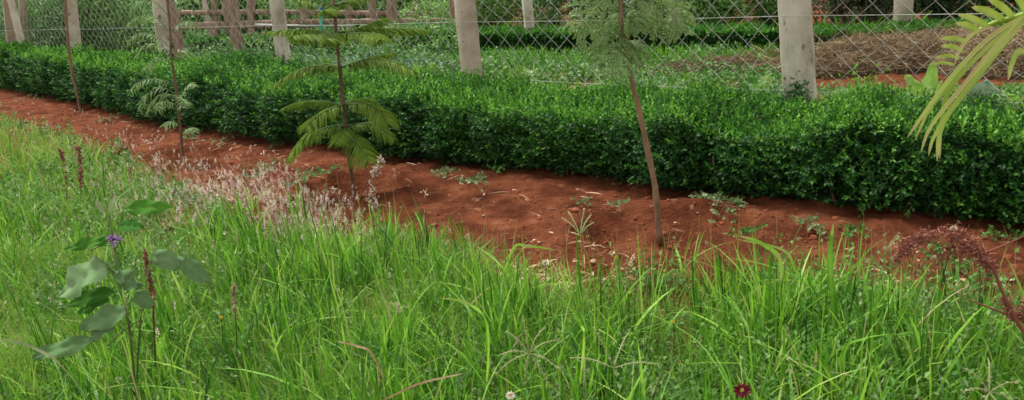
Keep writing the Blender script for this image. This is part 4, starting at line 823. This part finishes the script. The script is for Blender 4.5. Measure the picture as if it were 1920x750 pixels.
for (px, py, rp, n, mt, lb) in [
    (885, 346, 26, 34, 'paleweed', 'pale creeping weed trailing to the right under the hedge middle'), (838, 334, 18, 24, 'paleweed', 'pale creeping weed just below the hedge right of the conifer sapling'),
    (935, 326, 12, 14, 'weed', 'small bright green weed at the hedge foot right of the conifer sapling'), (1325, 378, 22, 26, 'paleweed', 'pale creeping weed just right of the leaning sapling foot'),
    (1362, 400, 26, 32, 'paleweed', 'grey-green creeping weed at the hedge foot right of the leaning sapling'), (1400, 445, 22, 20, 'weed', 'dark little weed on the soil right of the leaning sapling below its neighbours'),
    (1512, 436, 26, 22, 'paleweed', 'flat sparse weed on the soil straight below the nearest concrete post'), (1600, 442, 20, 16, 'weed', 'sparse green weed on the soil left of the red drooping weed'),
    (1160, 388, 14, 12, 'paleweed', 'tiny pale weed on the soil left of the leaning sapling foot'), (1092, 384, 10, 9, 'paleweed', 'tiny pale weed on open soil in the middle of the strip'),
    (515, 312, 38, 34, 'paleweed', 'loose pale weed on the soil left of the conifer sapling foot'), (560, 345, 42, 40, 'paleweed', 'spreading grey-green weed in front of the conifer sapling'),
    (610, 330, 30, 30, 'weed', 'green weed patch close to the foot of the conifer sapling'), (470, 330, 26, 22, 'paleweed', 'pale weed among the seed heads left of the conifer sapling'),
    (385, 232, 26, 22, 'weed', 'green weed at the hedge foot right of the thin compound-leaved sapling'), (430, 262, 28, 20, 'paleweed', 'pale weed on the soil right of the thin compound-leaved sapling'), (355, 262, 16, 12, 'weed', 'tiny weed close behind the foot of the thin compound-leaved sapling'),
    (1890, 448, 24, 18, 'weed', 'green weed on the soil at the right edge below the hedge'), (60, 186, 24, 16, 'paleweed', 'pale weed on the soil under the far left end of the hedge'), (205, 226, 22, 14, 'paleweed', 'pale weed on the soil right of the bare far left sapling'),
    (1820, 520, 30, 30, 'weed', 'leafy green weed beneath the red drooping weed'), (1760, 470, 24, 20, 'weed', 'leafy green weed at the grass edge left of the red drooping weed')]:
    creeper(px, py, rp, n, mt, lb)

# ------------------------------------------------------------------ individual foreground plants
def lf(r, base, tip, w, dep, mat, tint=.5, dt=0.0, lob=.1, tilt=.35, wav=.01, stem=None):
    a = D(*base, dep); b = D(*tip, dep+dt); mb = MB()
    broadleaf(mb, a, b, -FW*.55+np.array([rng.normal(0, .15), -.1, .75*tilt*2]), w*dep/FOC, tint, wav, lob, .12, 17, 11, .03)
    mb.build('leaf', M[mat], r, smooth=True)
# broad leaved weed, lower left
b = G(255, 745); r = empty('broadleaf_weed', b, 'large grey-green broad-leaved weed with a purple flower at lower left', 'weed'); dp = 1.75
sb = MB(); main = bez([b, D(243, 620, dp), D(225, 520, dp), D(212, 455, dp), D(205, 395, dp)], 20); tube(sb, main, np.linspace(.0032, .0017, 20), 7); sb.build('stem', M['weedstem'], r, smooth=True); sb = MB()
main2 = bez([b, D(262, 620, dp+.03), D(272, 540, dp+.04), D(288, 470, dp+.05)], 16); tube(sb, main2, np.linspace(.0028, .0016, 16), 7); sb.build('stem', M['weedstem'], r, smooth=True)
for (j, t) in (((235, 560), (198, 488)), ((228, 520), (190, 500)), ((270, 520), (290, 480)), ((240, 600), (235, 585)), ((215, 470), (250, 420)), ((210, 450), (248, 400)), ((250, 640), (210, 600)), ((262, 600), (200, 650)), ((236, 575), (260, 560)), ((213, 460), (170, 470))):
    sb = MB(); tube(sb, bez([D(*j, dp), D((j[0]+t[0])/2, (j[1]+t[1])/2-5, dp), D(*t, dp)], 6), .0016, 5); sb.build('leaf_stalk', M['weedstem'], r, smooth=True)
for a in [((202, 494), (112, 560), 88, .0, 'big', .65, .05, .55), ((282, 478), (352, 500), 48, .05, 'big', .55, .04, .2), ((338, 488), (392, 530), 46, .05, 'big', .4, .02, .3), ((240, 582), (152, 618), 58, -.02, 'big', .5, .04, .25), ((215, 604), (168, 640), 40, -.02, 'big', .55, .03, .35),
          ((236, 392), (325, 390), 38, .0, 'bigg', .62, .02, .2), ((222, 425), (272, 428), 36, -.02, 'bigg', .22, .0, .5), ((205, 450), (122, 468), 28, .0, 'bigg', .5, .03, .2), ((215, 548), (128, 572), 42, .05, 'bigg', .3, .02, .25), ((205, 560), (150, 590), 34, .06, 'bigg', .2, .02, .3),
          ((212, 515), (262, 540), 52, .05, 'big', .4, .05, .4), ((252, 548), (284, 576), 40, .04, 'big', .35, .02, .4), ((180, 640), (60, 672), 44, .05, 'big', .3, .03, .3), ((195, 400), (180, 372), 14, 0, 'paleweed', .7, 0, .5), ((205, 398), (218, 366), 14, 0, 'paleweed', .8, 0, .5)]:
    base, tip, w, dt, mt, ti, wv, tl = a; lf(r, base, tip, w, dp-.02, mt, ti, dt, .03, tl, wv*.22)
mb = MB(); n = 46; c = D(214, 449, dp-.03); d_ = norm(rng.normal(size=(n, 3))+[0, -.6, .5]); leaves(mb, np.tile(c, (n, 1)), d_, rng.normal(size=(n, 3)), rng.uniform(.012, .022, n), .006, rng.random(n), .1); mb.build('flower', M['purple'], r)
# reddish brown dry spikes
def spike(name, base, pts, dep, r0, n, mat, label, tint=.35, L=.012, grp=None):
    b = G(*base); r = empty(name, b, label, 'weed', grp); P = bez([b]+[D(*p, dep) for p in pts], 30); mb = MB(); tube(mb, P, np.linspace(.0026, .0012, 30), 6); mb.build('stem', M['barkd' if mat == 'redweed' else 'weedstem'], r)
    mb = MB(); q = rng.uniform(.35, 1, n); p = P[(q*29).astype(int)]+rng.normal(0, r0, (n, 3)); scatter_blobs(mb, p, rng.uniform(.35, .8, n)*L*.45, 1.0); leaves(mb, p, rng.normal(size=(n, 3)), rng.normal(size=(n, 3)), L, L*.4, np.clip(rng.normal(tint, .2, n), 0, 1)); mb.build('seed_spike', M[mat], r); return r
SGp = 'dry red-brown spikes in the grass'
spike('seed_spike_weed', (292, 700), [(288, 600), (285, 545), (276, 500), (270, 465)], 1.85, .0018, 120, 'redweed', 'thin red-brown dry spike just right of the broad-leaved weed', .5, .009, SGp)
spike('seed_spike_weed', (150, 400), [(152, 350), (150, 300), (145, 270)], 4.3, .005, 60, 'redweed', 'distant branching red-brown spike rising from the far left grass', .65, .02, SGp)
spike('seed_spike_weed', (120, 395), [(126, 350), (118, 300), (112, 280)], 4.4, .004, 40, 'redweed', 'shorter distant red-brown spike left of its branching neighbour at far left', .65, .02, SGp)
spike('seed_spike_weed', (205, 330), [(208, 300), (225, 280), (238, 278)], 5.4, .006, 100, 'redweed', 'small curved red-brown spike at the left edge of the bare soil', .65, .02, SGp)
spike('seed_spike_weed', (445, 690), [(442, 600), (438, 560), (440, 530)], 2.1, .0025, 60, 'mulch', 'short brown seed spike in the grass right of the broad-leaved weed', .7, .010, SGp)
spike('seed_spike_weed', (710, 440), [(702, 395), (698, 340), (716, 296)], 3.9, .012, 90, 'seed', 'pale pink flowering stalk just right of the conifer sapling', .8, .016, SGp)
# red drooping weed at the right
b = G(2060, 760); r = empty('red_weed', b, 'dark red drooping weed with knobbly seed heads at the lower right', 'weed'); dp = 1.6
mb = MB(); P = bez([b, D(1985, 690, dp), D(1920, 622, dp), D(1885, 560, dp), D(1862, 505, dp), D(1838, 478, dp)], 30); tube(mb, P, np.linspace(.0058, .0020, 30), 8)
mb.build('stem', M['redweed'], r, smooth=True)
for pts, r0 in (([(1925, 625), (1935, 570), (1932, 525)], .005), ([(1890, 590), (1850, 575), (1810, 560)], .003), ([(1838, 478), (1870, 465), (1900, 452), (1925, 440)], .0022)):
    mb = MB(); tube(mb, bez([D(*p, dp) for p in pts], 10), np.linspace(r0, r0*.4, 10), 6); mb.build('side_branch', M['redweed'], r, smooth=True)
for pts, sz in (([(1840, 480), (1800, 452), (1760, 440), (1715, 458)], 1.0), ([(1838, 480), (1805, 462), (1775, 470), (1755, 500)], .9), ([(1842, 478), (1810, 440), (1765, 430)], .7), ([(1760, 442), (1725, 446), (1695, 462), (1678, 490)], .9), ([(1740, 445), (1712, 452), (1700, 480)], .8), ([(1885, 560), (1895, 585), (1915, 590)], .8), ([(1862, 505), (1850, 490), (1835, 488)], .9), ([(1932, 560), (1925, 590), (1900, 600)], .9)):
    mb = MB(); P = bez([D(a, b_, dp+.02*k) for k, (a, b_) in enumerate(pts)], 26); tube(mb, P, .0014, 5); n = int(200*sz); q = rng.integers(0, 26, n)
    p = P[q]+rng.normal(0, .0062, (n, 3)); scatter_blobs(mb, p, rng.uniform(.0007, .0018, n), 1.0); leaves(mb, p, rng.normal(size=(n, 3)), rng.normal(size=(n, 3)), .012, .0032, np.clip(rng.normal(.7, .22, n), 0, 1)); mb.build('seed_head', M['redweed'], r)
# star-shaped grass seed heads
SH = 'star-shaped grass seed heads'
def star(px, py, bx_, by_, L, k, dep, label, up=False, a0=0, a1=2*math.pi, w=.0028, tint=.85):
    b = G(bx_, by_); c = D(px, py, dep); r = empty('grass_seed_star', b, label, 'grass seed head', SH); mb = MB(); tube(mb, bez([b, (b+c)/2+[.01, 0, .01], c], 12), .0014, 5, tint=.8); mb.build('stem', M['grass'], r)
    mb = MB()
    for i in range(k):
        a = a0+(a1-a0)*(i+.5)/k+rng.normal(0, .08); e = c+(RT*math.cos(a)+UP*math.sin(a))*L*rng.uniform(.75, 1.1)*dep/FOC+FW*rng.normal(0, .02); P = bez([c, (c+e)/2+[0, 0, .006], e-[0, 0, .004]], 12)
        tube(mb, P, np.interp(np.linspace(0, 1, 12), [0, .15, .9, 1], [.0008, w*.45, w*.4, .0004]), 5, tint=.5); n = 30; q = rng.integers(2, 12, n); leaves(mb, P[q], rng.normal(size=(n, 3)), rng.normal(size=(n, 3)), .006, .002, np.clip(rng.normal(.6, .2, n), 0, 1))
    mb.build('seed_spikes', M['seedg'], r)
M['seedg'] = leafmat('green_seed_spike', [(0, (.22, .30, .10)), (.5, (.38, .42, .20)), (1, (.55, .55, .34))], .3, .7, .2)
star(992, 662, 990, 830, 68, 9, 1.75, 'many-rayed pale grass seed star low in the centre foreground')
star(1088, 440, 1086, 560, 48, 5, 2.75, 'pale four-forked grass seed head standing against red soil left of the leaning sapling', a0=.6, a1=2.5, w=.004)
star(1150, 690, 1150, 840, 90, 4, 1.7, 'wide flat pale grass seed head right of the central seed star', a0=-.2, a1=3.3)
star(748, 590, 750, 720, 30, 4, 1.9, 'small forked grass seed head in the tall grass left of centre', a0=.8, a1=2.4, w=.002)
star(1855, 735, 1860, 860, 60, 7, 1.65, 'green grass seed star in the bottom right corner')
star(1660, 472, 1640, 560, 42, 3, 2.5, 'slender forked seed head leaning right in front of soil left of the red weed', a0=.2, a1=1.4, w=.002)
star(1802, 560, 1808, 640, 40, 4, 2.2, 'pale forked grass seed head just under the red drooping weed', a0=.8, a1=2.3)
# long arching blades picked out of the grass
def arch(pts, w, dep, mat, tint, label, name='arching_grass_blade'):
    b = G(*pts[0]); P = [b]+[D(*p, dep) for p in pts[1:]]; mb = MB(); pstrip(mb, P, w*dep/FOC, tint, None, 22); tag(mb.build(name, M[mat], loc=b), label, 'grass blade', 'long arching blades')
arch([(730, 740), (700, 668), (668, 648), (632, 640)], 4.5, 1.7, 'straw', .45, 'dry tan blade arching left in the lower left centre')
arch([(910, 760), (915, 620), (880, 570), (822, 558)], 5, 1.8, 'grass', .75, 'green blade arching left in the centre foreground')
arch([(1455, 640), (1465, 500), (1430, 458), (1385, 442)], 8, 2.3, 'grass', .8, 'pale green blade arching left in front of the soil below the near post')
arch([(1600, 640), (1500, 520), (1470, 470), (1380, 448)], 5, 2.35, 'grass', .85, 'thin pale blade arching left beside its broader neighbour')
arch([(1085, 740), (1095, 640), (1090, 610), (1075, 590)], 5, 1.8, 'grass', .7, 'short pale blade standing right of the central seed star')
arch([(1570, 700), (1560, 560), (1556, 480), (1562, 420)], 11, 2.2, 'grass', .55, 'broad upright green blade standing tallest against the bare soil')
arch([(180, 770), (120, 690), (60, 650), (0, 634)], 6, 1.6, 'paleweed', .8, 'pale blade arching toward the lower left corner')
arch([(700, 760), (760, 730), (800, 715), (870, 700)], 4.5, 1.65, 'straw', .5, 'dry tan blade lying near the bottom edge left of centre')
arch([(930, 575), (960, 470), (990, 462), (1040, 468)], 5, 2.6, 'grass', .8, 'thin pale blade bending right over the straw at the soil edge')
# small flowers
FG = 'small wild flowers in the grass'
def flower(px, py, dep, s, mat, label, base_dy=70, nm='wildflower'):
    c = D(px, py, dep); b = G(px, py+base_dy); r = empty(nm, b, label, 'flower', FG); mb = MB(); tube(mb, bez([b, (b+c)/2+[.004, 0, 0], c], 8), .0013, 5); mb.build('stem', M['weed'], r)
    mb = MB(); k = 9
    for ring in (0, 1):
        a = np.arange(k)/k*6.283+ring*.3; d = RT*np.cos(a)[:, None]+(UP*.8-FW*.3)*np.sin(a)[:, None]-FW*(.2+ring*.5); leaves(mb, np.tile(c, (k, 1)), d, np.tile(-FW, (k, 1)), s, s*.45, rng.random(k), .05)
    pt_ = mb.build('petals', M[mat], r); mb = MB(); scatter_blobs(mb, (c-FW*s*.15)[None], np.array([s*.22]), 1.); mb.build('flower_centre', M['yellow'], r).parent = pt_
for a in ((1022, 492, 2.9, .014, 'white', 'tiny white flower over the straw in the middle of the grass edge'), (957, 740, 1.65, .012, 'white', 'white daisy at the bottom edge left of the central seed star', 90), (1787, 428, 2.3, .013, 'white', 'white flower standing behind the red drooping weed', 130),
          (1518, 557, 2.3, .008, 'yellow', 'tiny yellow flower in the grass below the nearest concrete post'), (415, 594, 1.95, .006, 'yellow', 'tiny yellow flower right of the broad-leaved weed'), (1390, 730, 1.7, .022, 'maroon', 'maroon flower low in the grass at the bottom right of centre', 90),
          (1835, 478, 2.2, .009, 'yellow', 'yellow bud on a thin stem beside the red drooping weed', 110), (1155, 482, 2.9, .010, 'yellow', 'tiny yellow flower at the soil edge left of the leaning sapling'), (1262, 603, 2.1, .006, 'yellow', 'tiny yellow flower in the grass straight below the leaning sapling')): flower(*a)

# ------------------------------------------------------------------ light, world, camera
sc = bpy.context.scene
el, az = math.radians(68), math.radians(-25)      # azimuth measured from +Y towards +X: light comes from behind the fence, left
w = bpy.data.worlds.new('World'); sc.world = w; w.use_nodes = True; nt = w.node_tree; nt.nodes.clear()
sky = nt.nodes.new('ShaderNodeTexSky'); sky.sky_type = 'NISHITA'; sky.sun_disc = False; sky.sun_elevation = el; sky.sun_rotation = az; sky.dust_density = 3; sky.air_density = 1.0
hs_ = nt.nodes.new('ShaderNodeHueSaturation'); hs_.inputs['Saturation'].default_value = .12; bg = nt.nodes.new('ShaderNodeBackground'); bg.inputs[1].default_value = .148
ow = nt.nodes.new('ShaderNodeOutputWorld'); nt.links.new(sky.outputs[0], hs_.inputs['Color']); wt = nt.nodes.new('ShaderNodeMix'); wt.data_type = 'RGBA'; wt.blend_type = 'MULTIPLY'; wt.inputs[0].default_value = 1; wt.inputs[7].default_value = (1, .965, .86, 1); nt.links.new(hs_.outputs[0], wt.inputs[6]); nt.links.new(wt.outputs[2], bg.inputs[0]); nt.links.new(bg.outputs[0], ow.inputs[0])
sl = bpy.data.lights.new('sun', 'SUN'); sl.energy = 1.7; sl.angle = math.radians(16); sl.color = (1, .97, .92); so = bpy.data.objects.new('sun', sl); COL.objects.link(so)
dv = Vector((math.sin(az)*math.cos(el), math.cos(az)*math.cos(el), math.sin(el))); so.rotation_euler = dv.to_track_quat('Z', 'Y').to_euler()
cam = bpy.data.cameras.new('camera'); co = bpy.data.objects.new('camera', cam); COL.objects.link(co)
cam.sensor_width = 36; cam.lens = 36*FOC/1920; cam.clip_start = .05; cam.clip_end = 2000
from mathutils import Matrix
co.matrix_world = Matrix(((RT[0], UP[0], -FW[0], CP[0]), (RT[1], UP[1], -FW[1], CP[1]), (RT[2], UP[2], -FW[2], CP[2]), (0, 0, 0, 1)))
cam.dof.use_dof = True; cam.dof.focus_distance = 3.9; cam.dof.aperture_fstop = 14
sc.camera = co
sc.view_settings.view_transform = 'Standard'; sc.view_settings.look = 'None'; sc.view_settings.exposure = 1.2; sc.view_settings.gamma = 1
sc.cycles.filter_width = 1.6; sc.cycles.max_bounces = 8; sc.cycles.transparent_max_bounces = 4
